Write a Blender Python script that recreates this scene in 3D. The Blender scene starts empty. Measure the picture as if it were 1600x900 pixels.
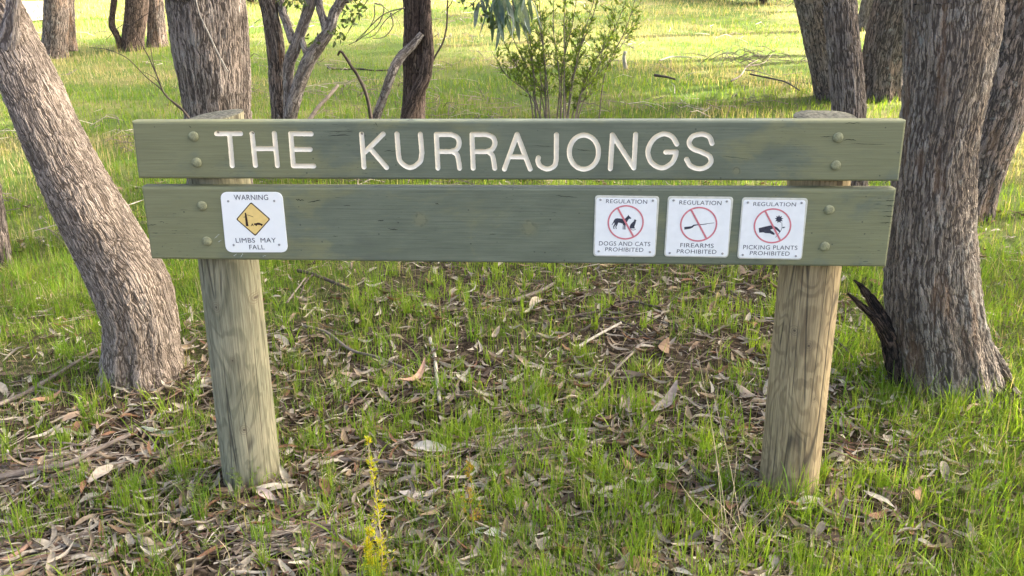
import bpy, bmesh, math, random
import numpy as np
from mathutils import Matrix, Vector
from mathutils.geometry import tessellate_polygon

random.seed(7)
RNG = np.random.default_rng(11)
SC = bpy.context.scene
COL = SC.collection

# ------------------------------------------------------------------ camera
FPX = 1400.0                                   # focal length in photo pixels (photo is 1600 wide)
CAM = np.array([0.0608, -2.6660, 1.7142])
PITCH, YAW, ROLL = 0.3357, -0.0263, -0.0025
_f = np.array([math.sin(YAW) * math.cos(PITCH), math.cos(YAW) * math.cos(PITCH), -math.sin(PITCH)])
_r0 = np.array([math.cos(YAW), -math.sin(YAW), 0.0])
_u0 = np.cross(_r0, _f)
_r = _r0 * math.cos(ROLL) + _u0 * math.sin(ROLL)
_u = _u0 * math.cos(ROLL) - _r0 * math.sin(ROLL)
cam_data = bpy.data.cameras.new('camera')
cam_data.sensor_width = 36.0
cam_data.lens = FPX / 1600.0 * 36.0
cam_data.clip_start = 0.05
cam_data.clip_end = 2000.0
cam = bpy.data.objects.new('camera', cam_data)
COL.objects.link(cam)
cam.matrix_world = Matrix(((_r[0], _u[0], -_f[0], CAM[0]), (_r[1], _u[1], -_f[1], CAM[1]),
                           (_r[2], _u[2], -_f[2], CAM[2]), (0, 0, 0, 1)))
SC.camera = cam

# ------------------------------------------------------------------ sky, sun, exposure
SUN_EL = math.radians(36.0)
SUN_AZ = math.radians(21.0)                    # from +x (right) towards +y (behind the sign)
SUN = np.array([math.cos(SUN_AZ) * math.cos(SUN_EL), math.sin(SUN_AZ) * math.cos(SUN_EL), math.sin(SUN_EL)])
world = bpy.data.worlds.new('World')
SC.world = world
world.use_nodes = True
wn = world.node_tree
wn.nodes.clear()
sky = wn.nodes.new('ShaderNodeTexSky')
sky.sky_type = 'NISHITA'
sky.sun_disc = False
sky.sun_elevation = SUN_EL
sky.sun_rotation = math.atan2(SUN[0], SUN[1])
sky.air_density = 0.4
sky.dust_density = 6.0
sky.ozone_density = 1.2
bg = wn.nodes.new('ShaderNodeBackground')
bg.inputs['Strength'].default_value = 0.15
wo = wn.nodes.new('ShaderNodeOutputWorld')
tint = wn.nodes.new('ShaderNodeMix')               # one even warm balance over the whole sky
tint.data_type = 'RGBA'; tint.blend_type = 'MULTIPLY'; tint.inputs['Factor'].default_value = 1.0
for _s in tint.inputs:
    if _s.type == 'RGBA' and _s.name == 'B': _s.default_value = (1.0, 0.985, 0.86, 1)
    if _s.type == 'RGBA' and _s.name == 'A': wn.links.new(sky.outputs[0], _s)
wn.links.new([_s for _s in tint.outputs if _s.type == 'RGBA'][0], bg.inputs['Color'])
wn.links.new(bg.outputs[0], wo.inputs['Surface'])
sd = bpy.data.lights.new('sun', 'SUN')
sd.energy = 3.6
sd.angle = math.radians(0.53)
sd.color = (1.0, 0.91, 0.76)
sun = bpy.data.objects.new('sun', sd)
sun.rotation_euler = Vector(-SUN).to_track_quat('-Z', 'Y').to_euler()
sun.location = (20, 20, 30)
COL.objects.link(sun)
SC.view_settings.view_transform = 'Standard'
SC.view_settings.look = 'None'
SC.view_settings.gamma = 1.0
SC.view_settings.use_curve_mapping = False
SC.view_settings.exposure = 2.98

# ------------------------------------------------------------------ pixel -> place
def ray(u, v):
    d = _f + _r * ((u - 800.0) / FPX) + _u * ((450.0 - v) / FPX)
    return d / np.linalg.norm(d)

def at_y(u, v, y):                              # point on the vertical plane Y = y
    d = ray(u, v)
    return CAM + d * ((y - CAM[1]) / d[1])

def depth(p):
    return float((np.asarray(p) - CAM) @ _f)

def project(P):
    d = np.asarray(P) - CAM
    z = d @ _f
    return 800 + FPX * (d @ _r) / z, 450 - FPX * (d @ _u) / z, z

# ------------------------------------------------------------------ noise
def _hash(ix, iy, seed):
    h = (ix.astype(np.int64) * 374761393 + iy.astype(np.int64) * 668265263 + seed * 1442695041) & 0xffffffff
    h = ((h ^ (h >> 13)) * 1274126177) & 0xffffffff
    h = h ^ (h >> 16)
    return (h & 0xffffff) / float(0xffffff)

def vnoise(x, y, seed=0):
    x = np.asarray(x, float); y = np.asarray(y, float)
    ix = np.floor(x); iy = np.floor(y)
    fx = x - ix; fy = y - iy
    fx = fx * fx * (3 - 2 * fx); fy = fy * fy * (3 - 2 * fy)
    a = _hash(ix, iy, seed); b = _hash(ix + 1, iy, seed); c = _hash(ix, iy + 1, seed); d = _hash(ix + 1, iy + 1, seed)
    return (a * (1 - fx) + b * fx) * (1 - fy) + (c * (1 - fx) + d * fx) * fy

def fbm(x, y, seed=0, n=3):
    s = 0; a = 0.5; t = 0
    for k in range(n):
        s = s + a * vnoise(np.asarray(x) * 2 ** k, np.asarray(y) * 2 ** k, seed + k * 17); t += a; a *= 0.5
    return s / t

def sstep(a, b, x):
    t = np.clip((np.asarray(x, float) - a) / (b - a), 0, 1)
    return t * t * (3 - 2 * t)

# ------------------------------------------------------------------ ground height
def gh(x, y):
    x = np.asarray(x, float); y = np.asarray(y, float)
    s = y - 2.6
    rise = 0.046 * (0.9 * np.logaddexp(0, s / 0.9))
    far = np.clip(y - 48, 0, None)
    rise = rise - 0.045 * far * (1 - np.exp(-far / 12.0)) * 0.7
    n1 = (fbm(x * 0.35 + 7.3, y * 0.35 + 2.1, 3) - 0.5) * 0.10
    n2 = (fbm(x * 2.3, y * 2.3, 5) - 0.5) * 0.045
    n0 = (fbm(x * 0.11, y * 0.11, 9) - 0.5) * 0.5 * sstep(6, 20, y)
    k = 0.25 + 0.75 * sstep(0.3, 1.6, np.hypot(x, (y - 0.13) * 1.0) - 0.9)
    # small mounds of earth at the posts, a scraped hollow between them
    m = 0.03 * np.exp(-((x + 0.95) ** 2 + (y - 0.10) ** 2) / 0.04) + 0.03 * np.exp(-((x - 0.97) ** 2 + (y - 0.10) ** 2) / 0.04)
    m = m - 0.05 * np.exp(-((x + 0.42) ** 2 + (y - 0.62) ** 2) / 0.03)
    return rise + (n1 + n2) * k * 0.8 + n0 + m - 0.015

def gz(x, y):
    return float(gh(np.array([x]), np.array([y]))[0])

def ground(u, v, lift=0.0):
    d = ray(u, v)
    t, prev = 0.8, 0.8
    while t < 400:
        p = CAM + d * t
        if p[2] < gz(p[0], p[1]):
            lo, hi = prev, t
            for _ in range(30):
                m = 0.5 * (lo + hi); p = CAM + d * m
                if p[2] < gz(p[0], p[1]): hi = m
                else: lo = m
            p = CAM + d * hi
            return np.array([p[0], p[1], gz(p[0], p[1]) + lift])
        prev = t
        t += 0.05 + t * 0.01
    p = CAM + d * 60
    return np.array([p[0], p[1], gz(p[0], p[1]) + lift])

# ------------------------------------------------------------------ object helpers
def link(name, me, mat=None, parent=None, smooth=False):
    o = bpy.data.objects.new(name, me)
    COL.objects.link(o)
    if mat is not None and len(me.materials) == 0:
        me.materials.append(mat)
    if smooth:
        me.polygons.foreach_set('use_smooth', [True] * len(me.polygons))
    if parent is not None:
        o.parent = parent
        o.matrix_parent_inverse = parent.matrix_world.inverted()
    return o

def tag(o, label, cat, group=None, kind=None):
    o['label'] = label
    if cat: o['category'] = cat
    if group: o['group'] = group
    if kind: o['kind'] = kind
    return o

def thing(name, loc, label, cat, group=None):
    o = bpy.data.objects.new(name, None)
    COL.objects.link(o)
    o.location = [float(c) for c in loc]
    o.matrix_world = Matrix.Translation(o.location)
    o.empty_display_size = 0.1
    return tag(o, label, cat, group)

def mesh_np(name, V, F, col=None, vec=None):
    """V (n,3); F (m,k) index array of one polygon size, or a list of such arrays"""
    Fs = F if isinstance(F, list) else [F]
    me = bpy.data.meshes.new(name)
    V = np.asarray(V, np.float32)
    me.vertices.add(len(V)); me.vertices.foreach_set('co', V.ravel())
    loops = np.concatenate([np.asarray(f, np.int32).ravel() for f in Fs])
    tot = np.concatenate([np.full(len(f), np.asarray(f).shape[1], np.int32) for f in Fs])
    start = np.concatenate([[0], np.cumsum(tot)[:-1]]).astype(np.int32)
    me.loops.add(len(loops)); me.loops.foreach_set('vertex_index', loops)
    me.polygons.add(len(tot)); me.polygons.foreach_set('loop_start', start); me.polygons.foreach_set('loop_total', tot)
    if col is not None:
        c = np.ones((len(V), 4), np.float32); c[:, :3] = col
        me.attributes.new('col', 'FLOAT_COLOR', 'POINT').data.foreach_set('color', c.ravel())
    if vec is not None:
        me.attributes.new('bk', 'FLOAT_VECTOR', 'POINT').data.foreach_set('vector', np.asarray(vec, np.float32).ravel())
    me.update(calc_edges=True)
    me.validate()
    return me

def smooth(me):
    me.polygons.foreach_set('use_smooth', [True] * len(me.polygons))
    return me

# ------------------------------------------------------------------ materials
class NT:
    def __init__(self, name):
        self.m = bpy.data.materials.new(name)
        self.m.use_nodes = True
        self.t = self.m.node_tree
        self.t.nodes.clear()
        self.out = self.n('ShaderNodeOutputMaterial')
    def n(self, typ, **kw):
        x = self.t.nodes.new(typ)
        for k, v in kw.items(): setattr(x, k, v)
        return x
    def l(self, a, b): self.t.links.new(a, b)
    def val(self, sock, v):
        if hasattr(v, 'is_output') or isinstance(v, bpy.types.NodeSocket): self.l(v, sock)
        else: sock.default_value = v
    def noise(self, vec, scale, detail=4, rough=0.55, dist=0.0):
        x = self.n('ShaderNodeTexNoise')
        if vec is not None: self.l(vec, x.inputs['Vector'])
        x.inputs['Scale'].default_value = scale; x.inputs['Detail'].default_value = detail
        x.inputs['Roughness'].default_value = rough; x.inputs['Distortion'].default_value = dist
        return x.outputs['Fac']
    def vor(self, vec, scale, feature='F1', out='Distance', rand=1.0):
        x = self.n('ShaderNodeTexVoronoi', feature=feature)
        if vec is not None: self.l(vec, x.inputs['Vector'])
        x.inputs['Scale'].default_value = scale
        x.inputs['Randomness'].default_value = rand
        return x.outputs[out]
    def math(self, op, a, b=0.0, c=0.0, clamp=False):
        x = self.n('ShaderNodeMath', operation=op); x.use_clamp = clamp
        self.val(x.inputs[0], a); self.val(x.inputs[1], b)
        if op in ('MULTIPLY_ADD', 'SMOOTH_MIN', 'COMPARE'): self.val(x.inputs[2], c)
        return x.outputs[0]
    def mr(self, v, a, b, c=0.0, d=1.0, smooth=True):
        x = self.n('ShaderNodeMapRange')
        if smooth: x.interpolation_type = 'SMOOTHSTEP'
        self.val(x.inputs['Value'], v)
        x.inputs['From Min'].default_value = a; x.inputs['From Max'].default_value = b
        x.inputs['To Min'].default_value = c; x.inputs['To Max'].default_value = d
        return x.outputs['Result']
    def mix(self, f, a, b, mode='MIX'):
        x = self.n('ShaderNodeMix', data_type='RGBA', blend_type=mode)
        self.val(x.inputs['Factor'], f)
        for s, v in ((x.inputs['A'], a), (x.inputs['B'], b)): pass
        A = [s for s in x.inputs if s.name == 'A' and s.type == 'RGBA'][0]
        B = [s for s in x.inputs if s.name == 'B' and s.type == 'RGBA'][0]
        for s, v in ((A, a), (B, b)):
            if isinstance(v, bpy.types.NodeSocket): self.l(v, s)
            else: s.default_value = (v[0], v[1], v[2], 1)
        return [s for s in x.outputs if s.type == 'RGBA'][0]
    def vmul(self, vec, s):
        x = self.n('ShaderNodeVectorMath', operation='MULTIPLY')
        self.l(vec, x.inputs[0]); x.inputs[1].default_value = s
        return x.outputs[0]
    def vadd(self, a, b):
        x = self.n('ShaderNodeVectorMath', operation='ADD')
        self.l(a, x.inputs[0]); self.l(b, x.inputs[1])
        return x.outputs[0]
    def attr(self, name, out='Color'):
        x = self.n('ShaderNodeAttribute'); x.attribute_name = name
        return x.outputs[out]
    def obj(self): return self.n('ShaderNodeTexCoord').outputs['Object']
    def geo(self): return self.n('ShaderNodeNewGeometry').outputs['Position']
    def bsdf(self, color, rough=0.8, spec=0.3, bump=None, bstr=0.3, bdist=0.01, metal=0.0):
        p = self.n('ShaderNodeBsdfPrincipled')
        if isinstance(color, bpy.types.NodeSocket): self.l(color, p.inputs['Base Color'])
        else: p.inputs['Base Color'].default_value = (*color, 1)
        self.val(p.inputs['Roughness'], rough)
        p.inputs['Specular IOR Level'].default_value = spec
        p.inputs['Metallic'].default_value = metal
        if bump is not None:
            b = self.n('ShaderNodeBump'); b.inputs['Strength'].default_value = bstr; b.inputs['Distance'].default_value = bdist
            self.l(bump, b.inputs['Height']); self.l(b.outputs[0], p.inputs['Normal'])
        self.l(p.outputs[0], self.out.inputs['Surface'])
        return p

def mat_leafy(name, transl=0.45, tint=(1, 1, 1), rough=0.5, spec=0.25, tcol=(1.15, 1.1, 0.55)):
    q = NT(name)
    c = q.attr('col')
    nz = q.noise(q.geo(), 60, 3)
    c = q.mix(1.0, c, q.mix(q.mr(nz, 0.3, 0.7), (0.8, 0.8, 0.8), (1.2, 1.2, 1.2)), 'MULTIPLY')
    p = q.bsdf(c, rough, spec)
    t = q.n('ShaderNodeBsdfTranslucent')
    q.l(q.mix(1.0, c, tcol, 'MULTIPLY'), t.inputs['Color'])
    mx = q.n('ShaderNodeMixShader'); mx.inputs[0].default_value = transl
    q.l(p.outputs[0], mx.inputs[1]); q.l(t.outputs[0], mx.inputs[2])
    q.l(mx.outputs[0], q.out.inputs['Surface'])
    return q.m

def mat_bark(name, ridge, furrow, patch, scale=40.0, stretch=0.25, disp=0.012, method='BOTH', lichen=0.0, char=0.0, warp=0.06, fib=0.3, strip=0.0):
    q = NT(name)
    bk = q.attr('bk', 'Vector')
    st = q.vmul(bk, (1, 1, stretch))
    wn_ = q.n('ShaderNodeTexNoise'); q.l(bk, wn_.inputs['Vector'])
    wn_.inputs['Scale'].default_value = 9; wn_.inputs['Detail'].default_value = 3
    cen = q.n('ShaderNodeVectorMath', operation='SUBTRACT'); q.l(wn_.outputs['Color'], cen.inputs[0]); cen.inputs[1].default_value = (.5, .5, .5)
    st = q.vadd(st, q.vmul(cen.outputs[0], (warp, warp, warp)))
    e1 = q.vor(st, scale, 'DISTANCE_TO_EDGE')
    e2 = q.vor(st, scale * 2.3, 'DISTANCE_TO_EDGE')
    n1 = q.noise(st, scale * 1.2, 6, 0.65)
    fine = q.noise(q.vmul(bk, (1, 1, 0.35)), scale * 5, 4, 0.6)
    h1 = q.mr(e1, 0.0, 0.32)
    h2 = q.mr(e2, 0.0, 0.3)
    h = q.math('MULTIPLY_ADD', h1, 0.62, q.math('MULTIPLY', h2, 0.22))
    h = q.math('ADD', h, q.math('MULTIPLY', q.mr(n1, 0.25, 0.75), 0.35))
    rdg = q.noise(q.vmul(st, (1, 1, 0.6)), scale * 0.55, 5, 0.6, 0.3)
    rdg = q.math('ABSOLUTE', q.math('ADD', rdg, -0.5))
    rdg = q.mr(rdg, 0.0, 0.13)
    h = q.math('MULTIPLY_ADD', h, 1.0 - fib, q.math('MULTIPLY', rdg, fib))
    h = q.math('ADD', h, q.math('MULTIPLY', fine, 0.16))
    cell = q.vor(st, scale, 'F1', 'Color')
    sep = q.n('ShaderNodeSeparateColor'); q.l(cell, sep.inputs[0])
    big = q.noise(bk, 5.0, 4, 0.6)
    rc = q.mix(q.mr(big, 0.35, 0.65), ridge, patch)
    rc = q.mix(1.0, rc, q.mix(sep.outputs[0], (0.72, 0.72, 0.72), (1.25, 1.25, 1.25)), 'MULTIPLY')
    rc = q.mix(1.0, rc, q.mix(q.mr(fine, 0.3, 0.7), (0.7, 0.7, 0.7), (1.25, 1.25, 1.25)), 'MULTIPLY')
    c = q.mix(q.mr(h, 0.28, 0.72), furrow, rc)
    if lichen:
        ln = q.noise(bk, 11.0, 5, 0.7)
        c = q.mix(q.math('MULTIPLY', q.mr(ln, 0.58, 0.68), lichen), c, (0.42, 0.42, 0.39))
    if char:
        cn = q.noise(q.vmul(bk, (1, 1, 0.5)), 3.4, 4, 0.6)
        c = q.mix(q.math('MULTIPLY', q.mr(cn, 0.54, 0.66), char), c, (0.035, 0.03, 0.03))
    if strip:                                   # outer bark gone, red-brown inner bark showing
        sn = q.mr(q.noise(q.vmul(bk, (1, 1, 0.28)), 7.5, 5, 0.6), 0.56, 0.64)
        c = q.mix(q.math('MULTIPLY', sn, strip), c, q.mix(fine, (0.13, 0.075, 0.045), (0.27, 0.165, 0.10)))
        h = q.math('SUBTRACT', h, q.math('MULTIPLY', sn, 0.45 * strip))
    p = q.bsdf(c, 0.9, 0.15)
    d = q.n('ShaderNodeDisplacement'); d.inputs['Midlevel'].default_value = 0.75; d.inputs['Scale'].default_value = disp
    q.l(h, d.inputs['Height']); q.l(d.outputs[0], q.out.inputs['Displacement'])
    q.m.displacement_method = method
    return q.m

def mat_simple(name, color, rough=0.7, spec=0.3, metal=0.0, vary=0.12, scale=30, bump=0.0):
    q = NT(name)
    o = q.obj()
    n = q.noise(o, scale, 4, 0.6)
    lo = tuple(c * (1 - vary) for c in color); hi = tuple(min(1, c * (1 + vary)) for c in color)
    c = q.mix(q.mr(n, 0.3, 0.7), lo, hi)
    q.bsdf(c, rough, spec, n if bump else None, bump or 0.1, 0.002, metal)
    return q.m

def mat_board():
    q = NT('green_painted_timber')
    o = q.geo()
    grain = q.noise(q.vmul(o, (1.6, 30, 60)), 3.0, 5, 0.6, 0.4)
    grain2 = q.noise(q.vmul(o, (4, 60, 220)), 2.0, 3, 0.5)
    blot = q.noise(q.vmul(o, (1.0, 1, 1.8)), 3.1, 6, 0.62, 0.4)
    base = q.mix(q.mr(q.noise(q.vmul(o, (1, 1, 3)), 6.0, 4, 0.6), 0.3, 0.7), (0.126, 0.144, 0.104), (0.158, 0.178, 0.128))
    # yellow-green algae film, stronger towards both ends of the boards
    sx = q.n('ShaderNodeSeparateXYZ'); q.l(o, sx.inputs[0])
    ax = q.math('ABSOLUTE', q.math('ADD', sx.outputs[0], -0.10))
    ends = q.mr(ax, 0.45, 1.05)
    k = q.math('ADD', q.math('MULTIPLY', ends, 0.23), blot)
    ala = q.mr(k, 0.53, 0.69)
    c = q.mix(q.math('MULTIPLY', ala, 0.55), base, (0.245, 0.238, 0.112))
    dark = q.mr(q.noise(q.vmul(o, (1.3, 1, 2.6)), 4.2, 6, 0.7), 0.55, 0.72)
    c = q.mix(q.math('MULTIPLY', dark, 0.42), c, (0.105, 0.118, 0.100))
    c = q.mix(1.0, c, q.mix(q.mr(grain, 0.3, 0.7), (0.90, 0.90, 0.90), (1.07, 1.07, 1.07)), 'MULTIPLY')
    # knots: (x, z, radius)
    for (kx, kz, kr) in KNOTS:
        dx = q.math('ADD', sx.outputs[0], -kx); dz = q.math('ADD', sx.outputs[2], -kz)
        dd = q.math('SQRT', q.math('ADD', q.math('MULTIPLY', dx, dx), q.math('MULTIPLY', dz, dz)))
        dd = q.math('ADD', dd, q.math('MULTIPLY', q.math('ADD', q.noise(o, 60, 3), -0.5), kr * 0.8))
        c = q.mix(q.mr(dd, kr * 0.3, kr * 1.6, 0.5, 0.0), c, (0.22, 0.215, 0.12))
        ring = q.math('MULTIPLY', q.mr(dd, kr * 0.55, kr * 0.8), q.mr(dd, kr * 0.8, kr * 1.15, 1.0, 0.0))
        c = q.mix(q.math('MULTIPLY', q.math('MULTIPLY', ring, q.mr(q.noise(o, 45, 3), .42, .62)), 0.5), c, (0.06, 0.065, 0.045))
    # dark flecks where the paint has lifted along the grain, faint pale scuffs
    fl = q.noise(q.vmul(o, (9, 9, 75)), 3.0, 3, 0.6)
    flm = q.mr(q.noise(o, 3.3, 2), 0.48, 0.62)
    c = q.mix(q.math('MULTIPLY', q.math('MULTIPLY', q.mr(fl, 0.63, 0.69), flm), 0.75), c, (0.025, 0.028, 0.024))
    sp = q.vor(o, 26, 'F1')
    c = q.mix(q.mr(sp, 0.05, 0.085, 0.7, 0.0), c, (0.045, 0.05, 0.04))
    sc = q.noise(q.vmul(o, (7, 7, 11)), 4.0, 5, 0.75)
    c = q.mix(q.math('MULTIPLY', q.mr(sc, 0.69, 0.78), 0.35), c, (0.36, 0.38, 0.33))
    hb = q.math('ADD', q.math('MULTIPLY', grain, 0.6), q.math('MULTIPLY', grain2, 0.4))
    q.bsdf(c, 0.62, 0.3, hb, 0.35, 0.004)
    return q.m

def mat_post(name, c1, c2, c3, seed, kpx):
    q = NT(name)
    bk = q.attr('bk', 'Vector')
    off = q.n('ShaderNodeVectorMath', operation='ADD'); q.l(bk, off.inputs[0]); off.inputs[1].default_value = (seed, seed * 2, seed * 3)
    o = off.outputs[0]
    w = q.noise(q.vmul(o, (1.6, 1.6, 0.55)), 5.0, 3, 0.5, 0.6)
    lines = q.n('ShaderNodeMath', operation='SINE'); q.l(q.math('MULTIPLY', w, 62.0), lines.inputs[0])
    arcs = q.mr(lines.outputs[0], -0.2, 1.0)
    fib = q.noise(q.vmul(o, (1, 1, 0.04)), 170, 4, 0.65)
    big = q.noise(q.vmul(o, (1, 1, 0.6)), 6.0, 4, 0.6)
    c = q.mix(q.mr(big, 0.3, 0.7), c1, c2)
    c = q.mix(q.math('MULTIPLY', arcs, 0.50), c, c3)
    c = q.mix(1.0, c, q.mix(q.mr(fib, 0.3, 0.7), (0.66, 0.66, 0.66), (1.22, 1.22, 1.22)), 'MULTIPLY')
    # drying checks
    ck = q.vor(q.vadd(q.vmul(o, (1, 1, 0.045)), q.vmul(q.n('ShaderNodeTexCoord').outputs['Object'], (0, 0, 0))), 22, 'DISTANCE_TO_EDGE')
    ckm = q.mr(q.noise(q.vmul(o, (1, 1, 0.4)), 9, 2), 0.42, 0.54)
    chk = q.math('MULTIPLY', q.mr(ck, 0.0, 0.045, 1.0, 0.0), ckm)
    c = q.mix(q.math('MULTIPLY', chk, 0.75), c, (0.05, 0.042, 0.035))
    # knots on the face towards the path, with ring lines around them
    g = q.geo(); sx = q.n('ShaderNodeSeparateXYZ'); q.l(g, sx.inputs[0])
    facing = q.mr(sx.outputs[1], 0.10, 0.14, 1.0, 0.0)
    for (u, v, kr) in kpx:
        p = at_y(u, v, 0.062)
        dx = q.math('ADD', sx.outputs[0], -float(p[0])); dz = q.math('MULTIPLY', q.math('ADD', sx.outputs[2], -float(p[2])), 0.85)
        dd = q.math('SQRT', q.math('ADD', q.math('MULTIPLY', dx, dx), q.math('MULTIPLY', dz, dz)))
        dd = q.math('ADD', dd, q.math('MULTIPLY', q.math('ADD', q.noise(g, 45, 3), -0.5), kr * 0.6))
        rings = q.n('ShaderNodeMath', operation='SINE'); q.l(q.math('MULTIPLY', dd, 9.5 / kr), rings.inputs[0])
        km = q.math('MULTIPLY', q.mr(dd, kr * 0.9, kr * 2.6, 1.0, 0.0), facing)
        c = q.mix(q.math('MULTIPLY', km, q.mr(rings.outputs[0], -0.4, 1.0, 0.1, 0.6)), c, (0.15, 0.115, 0.075))
        c = q.mix(q.math('MULTIPLY', q.mr(dd, kr * 0.25, kr * 0.6, 0.75, 0.0), facing), c, (0.085, 0.062, 0.045))
    h = q.math('SUBTRACT', q.math('ADD', q.math('MULTIPLY', fib, 0.5), q.math('MULTIPLY', arcs, 0.2)), q.math('MULTIPLY', chk, 1.2))
    q.bsdf(c, 0.85, 0.2, h, 0.6, 0.004)
    return q.m

def mat_ground():
    q = NT('forest_floor_soil')
    g = q.geo()
    gr = q.attr('grassy', 'Fac')
    n1 = q.noise(g, 9, 6, 0.65)
    n2 = q.noise(g, 70, 5, 0.7)
    v = q.vor(q.vadd(g, q.vmul(g, (0, 0, 0))), 55, 'F1', 'Color')
    sep = q.n('ShaderNodeSeparateColor'); q.l(v, sep.inputs[0])
    c = q.mix(q.mr(n1, 0.35, 0.65), (0.026, 0.018, 0.012), (0.060, 0.043, 0.030))
    c = q.mix(q.math('MULTIPLY', q.mr(sep.outputs[0], 0.45, 0.8), 0.55), c, (0.17, 0.13, 0.09))
    c = q.mix(1.0, c, q.mix(q.mr(n2, 0.3, 0.7), (0.55, 0.55, 0.55), (1.3, 1.3, 1.3)), 'MULTIPLY')
    turf = q.mix(q.mr(q.noise(g, 0.8, 5, 0.65), 0.38, 0.70), (0.085, 0.135, 0.024), (0.200, 0.185, 0.070))
    turf = q.mix(1.0, turf, q.mix(q.mr(n2, 0.3, 0.7), (0.6, 0.6, 0.6), (1.3, 1.3, 1.3)), 'MULTIPLY')
    c = q.mix(gr, c, turf)
    q.bsdf(c, 0.95, 0.1, q.math('ADD', n2, q.math('MULTIPLY', sep.outputs[0], 0.6)), 0.8, 0.02)
    return q.m

def mat_stick(name, a, b):
    q = NT(name)
    bk = q.attr('bk', 'Vector')
    n = q.noise(q.vmul(bk, (1, 1, 0.12)), 260, 4, 0.6)
    n2 = q.noise(bk, 18, 4, 0.6)
    c = q.mix(q.mr(n2, 0.3, 0.7), a, b)
    c = q.mix(1.0, c, q.mix(q.mr(n, 0.3, 0.7), (0.65, 0.65, 0.65), (1.2, 1.2, 1.2)), 'MULTIPLY')
    q.bsdf(c, 0.85, 0.2, n, 0.5, 0.002)
    return q.m

KNOTS = []                                       # filled once the board plane is known
M = {}

# ------------------------------------------------------------------ tubes (trunks, limbs, sticks)
def catmull(P, n_per):
    P = np.asarray(P, float)
    Q = np.vstack([2 * P[0] - P[1], P, 2 * P[-1] - P[-2]])
    out = []
    for i in range(1, len(Q) - 2):
        k = n_per[i - 1] if hasattr(n_per, '__len__') else n_per
        t = np.linspace(0, 1, k, endpoint=False)[:, None]
        a, b, c, d = Q[i - 1], Q[i], Q[i + 1], Q[i + 2]
        out.append(0.5 * ((2 * b) + (-a + c) * t + (2 * a - 5 * b + 4 * c - d) * t * t + (-a + 3 * b - 3 * c + d) * t ** 3))
    out.append(P[-1:])
    return np.vstack(out)

def tube_data(path, rad, nseg, lump=0.0, seed=0, flare=0.0, flare_h=0.3, twist=0.0, flutes=0, flat=1.0, cap=True, lobe_f=2.2, rref=None):
    P = np.asarray(path, float); R = np.asarray(rad, float)
    n = len(P)
    T = np.gradient(P, axis=0); T /= np.linalg.norm(T, axis=1)[:, None] + 1e-12
    ref = np.array([0.0, 1.0, 0.0]) if abs(T[0][1]) < 0.9 else np.array([1.0, 0, 0])
    N = np.cross(T[0], ref); N /= np.linalg.norm(N)
    Ns = [N]
    for i in range(1, n):
        N = Ns[-1] - T[i] * (Ns[-1] @ T[i]); N /= np.linalg.norm(N) + 1e-12
        Ns.append(N)
    Ns = np.array(Ns); B = np.cross(T, Ns)
    s = np.concatenate([[0], np.cumsum(np.linalg.norm(np.diff(P, axis=0), axis=1))])
    a = np.linspace(0, 2 * math.pi, nseg, endpoint=False)
    A, S = np.meshgrid(a, s)
    rr = np.repeat(R[:, None], nseg, 1)
    if lump:
        r0 = float(R.mean())
        c1, c2 = np.cos(A), np.sin(A)
        nz = fbm(c1 * lobe_f + 10 + seed, S / max(r0, .01) * 0.35 + c2 * lobe_f, seed, 3) + fbm(c2 * lobe_f + 31 + seed, S / max(r0, .01) * 0.35 - c1 * lobe_f, seed + 5, 3) - 1
        rr = rr * (1 + lump * 1.6 * nz)
    if flare:
        e = np.exp(-np.clip(S, 0, None) / flare_h)
        fl = 1 + flare * e
        if flutes:
            fl = fl + flare * e * 0.55 * np.cos(flutes * A + seed + 1.3 * np.sin(2 * A + seed)) + 0.07 * np.exp(-S / (flare_h * 2.5)) * np.cos((flutes * 2 + 1) * A + seed * 2)
        rr = rr * fl
    V = P[:, None, :] + rr[..., None] * (np.cos(A)[..., None] * Ns[:, None, :] + flat * np.sin(A)[..., None] * B[:, None, :])
    idx = np.arange(n * nseg).reshape(n, nseg)
    F = np.stack([idx[:-1], np.roll(idx[:-1], -1, 1), np.roll(idx[1:], -1, 1), idx[1:]], -1).reshape(-1, 4)
    r0 = rref if rref else float(R.max())
    Aw = A + twist * S
    bk = np.stack([np.cos(Aw) * r0 + seed * 1.37, np.sin(Aw) * r0, S + seed * 0.71], -1)
    V = V.reshape(-1, 3); bk = bk.reshape(-1, 3)
    Fs = [F]
    if cap:
        V = np.vstack([V, P[:1], P[-1:]]); bk = np.vstack([bk, bk[:1], bk[-1:]])
        k = n * nseg
        Fs.append(np.stack([np.full(nseg, k), np.roll(idx[0], -1), idx[0]], -1))
        Fs.append(np.stack([np.full(nseg, k + 1), idx[-1], np.roll(idx[-1], -1)], -1))
    return V, Fs, bk

def tube_mesh(name, path, rad, nseg=8, **kw):
    V, Fs, bk = tube_data(path, rad, nseg, **kw)
    return smooth(mesh_np(name, V, Fs, vec=bk))

def join_data(parts):
    Vs, Q, T, Bs, k = [], [], [], [], 0
    for V, Fs, bk in parts:
        Vs.append(V); Bs.append(bk)
        for f in Fs:
            (Q if f.shape[1] == 4 else T).append(np.asarray(f) + k)
        k += len(V)
    F = []
    if Q: F.append(np.vstack(Q))
    if T: F.append(np.vstack(T))
    return np.vstack(Vs), F, np.vstack(Bs)

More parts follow.
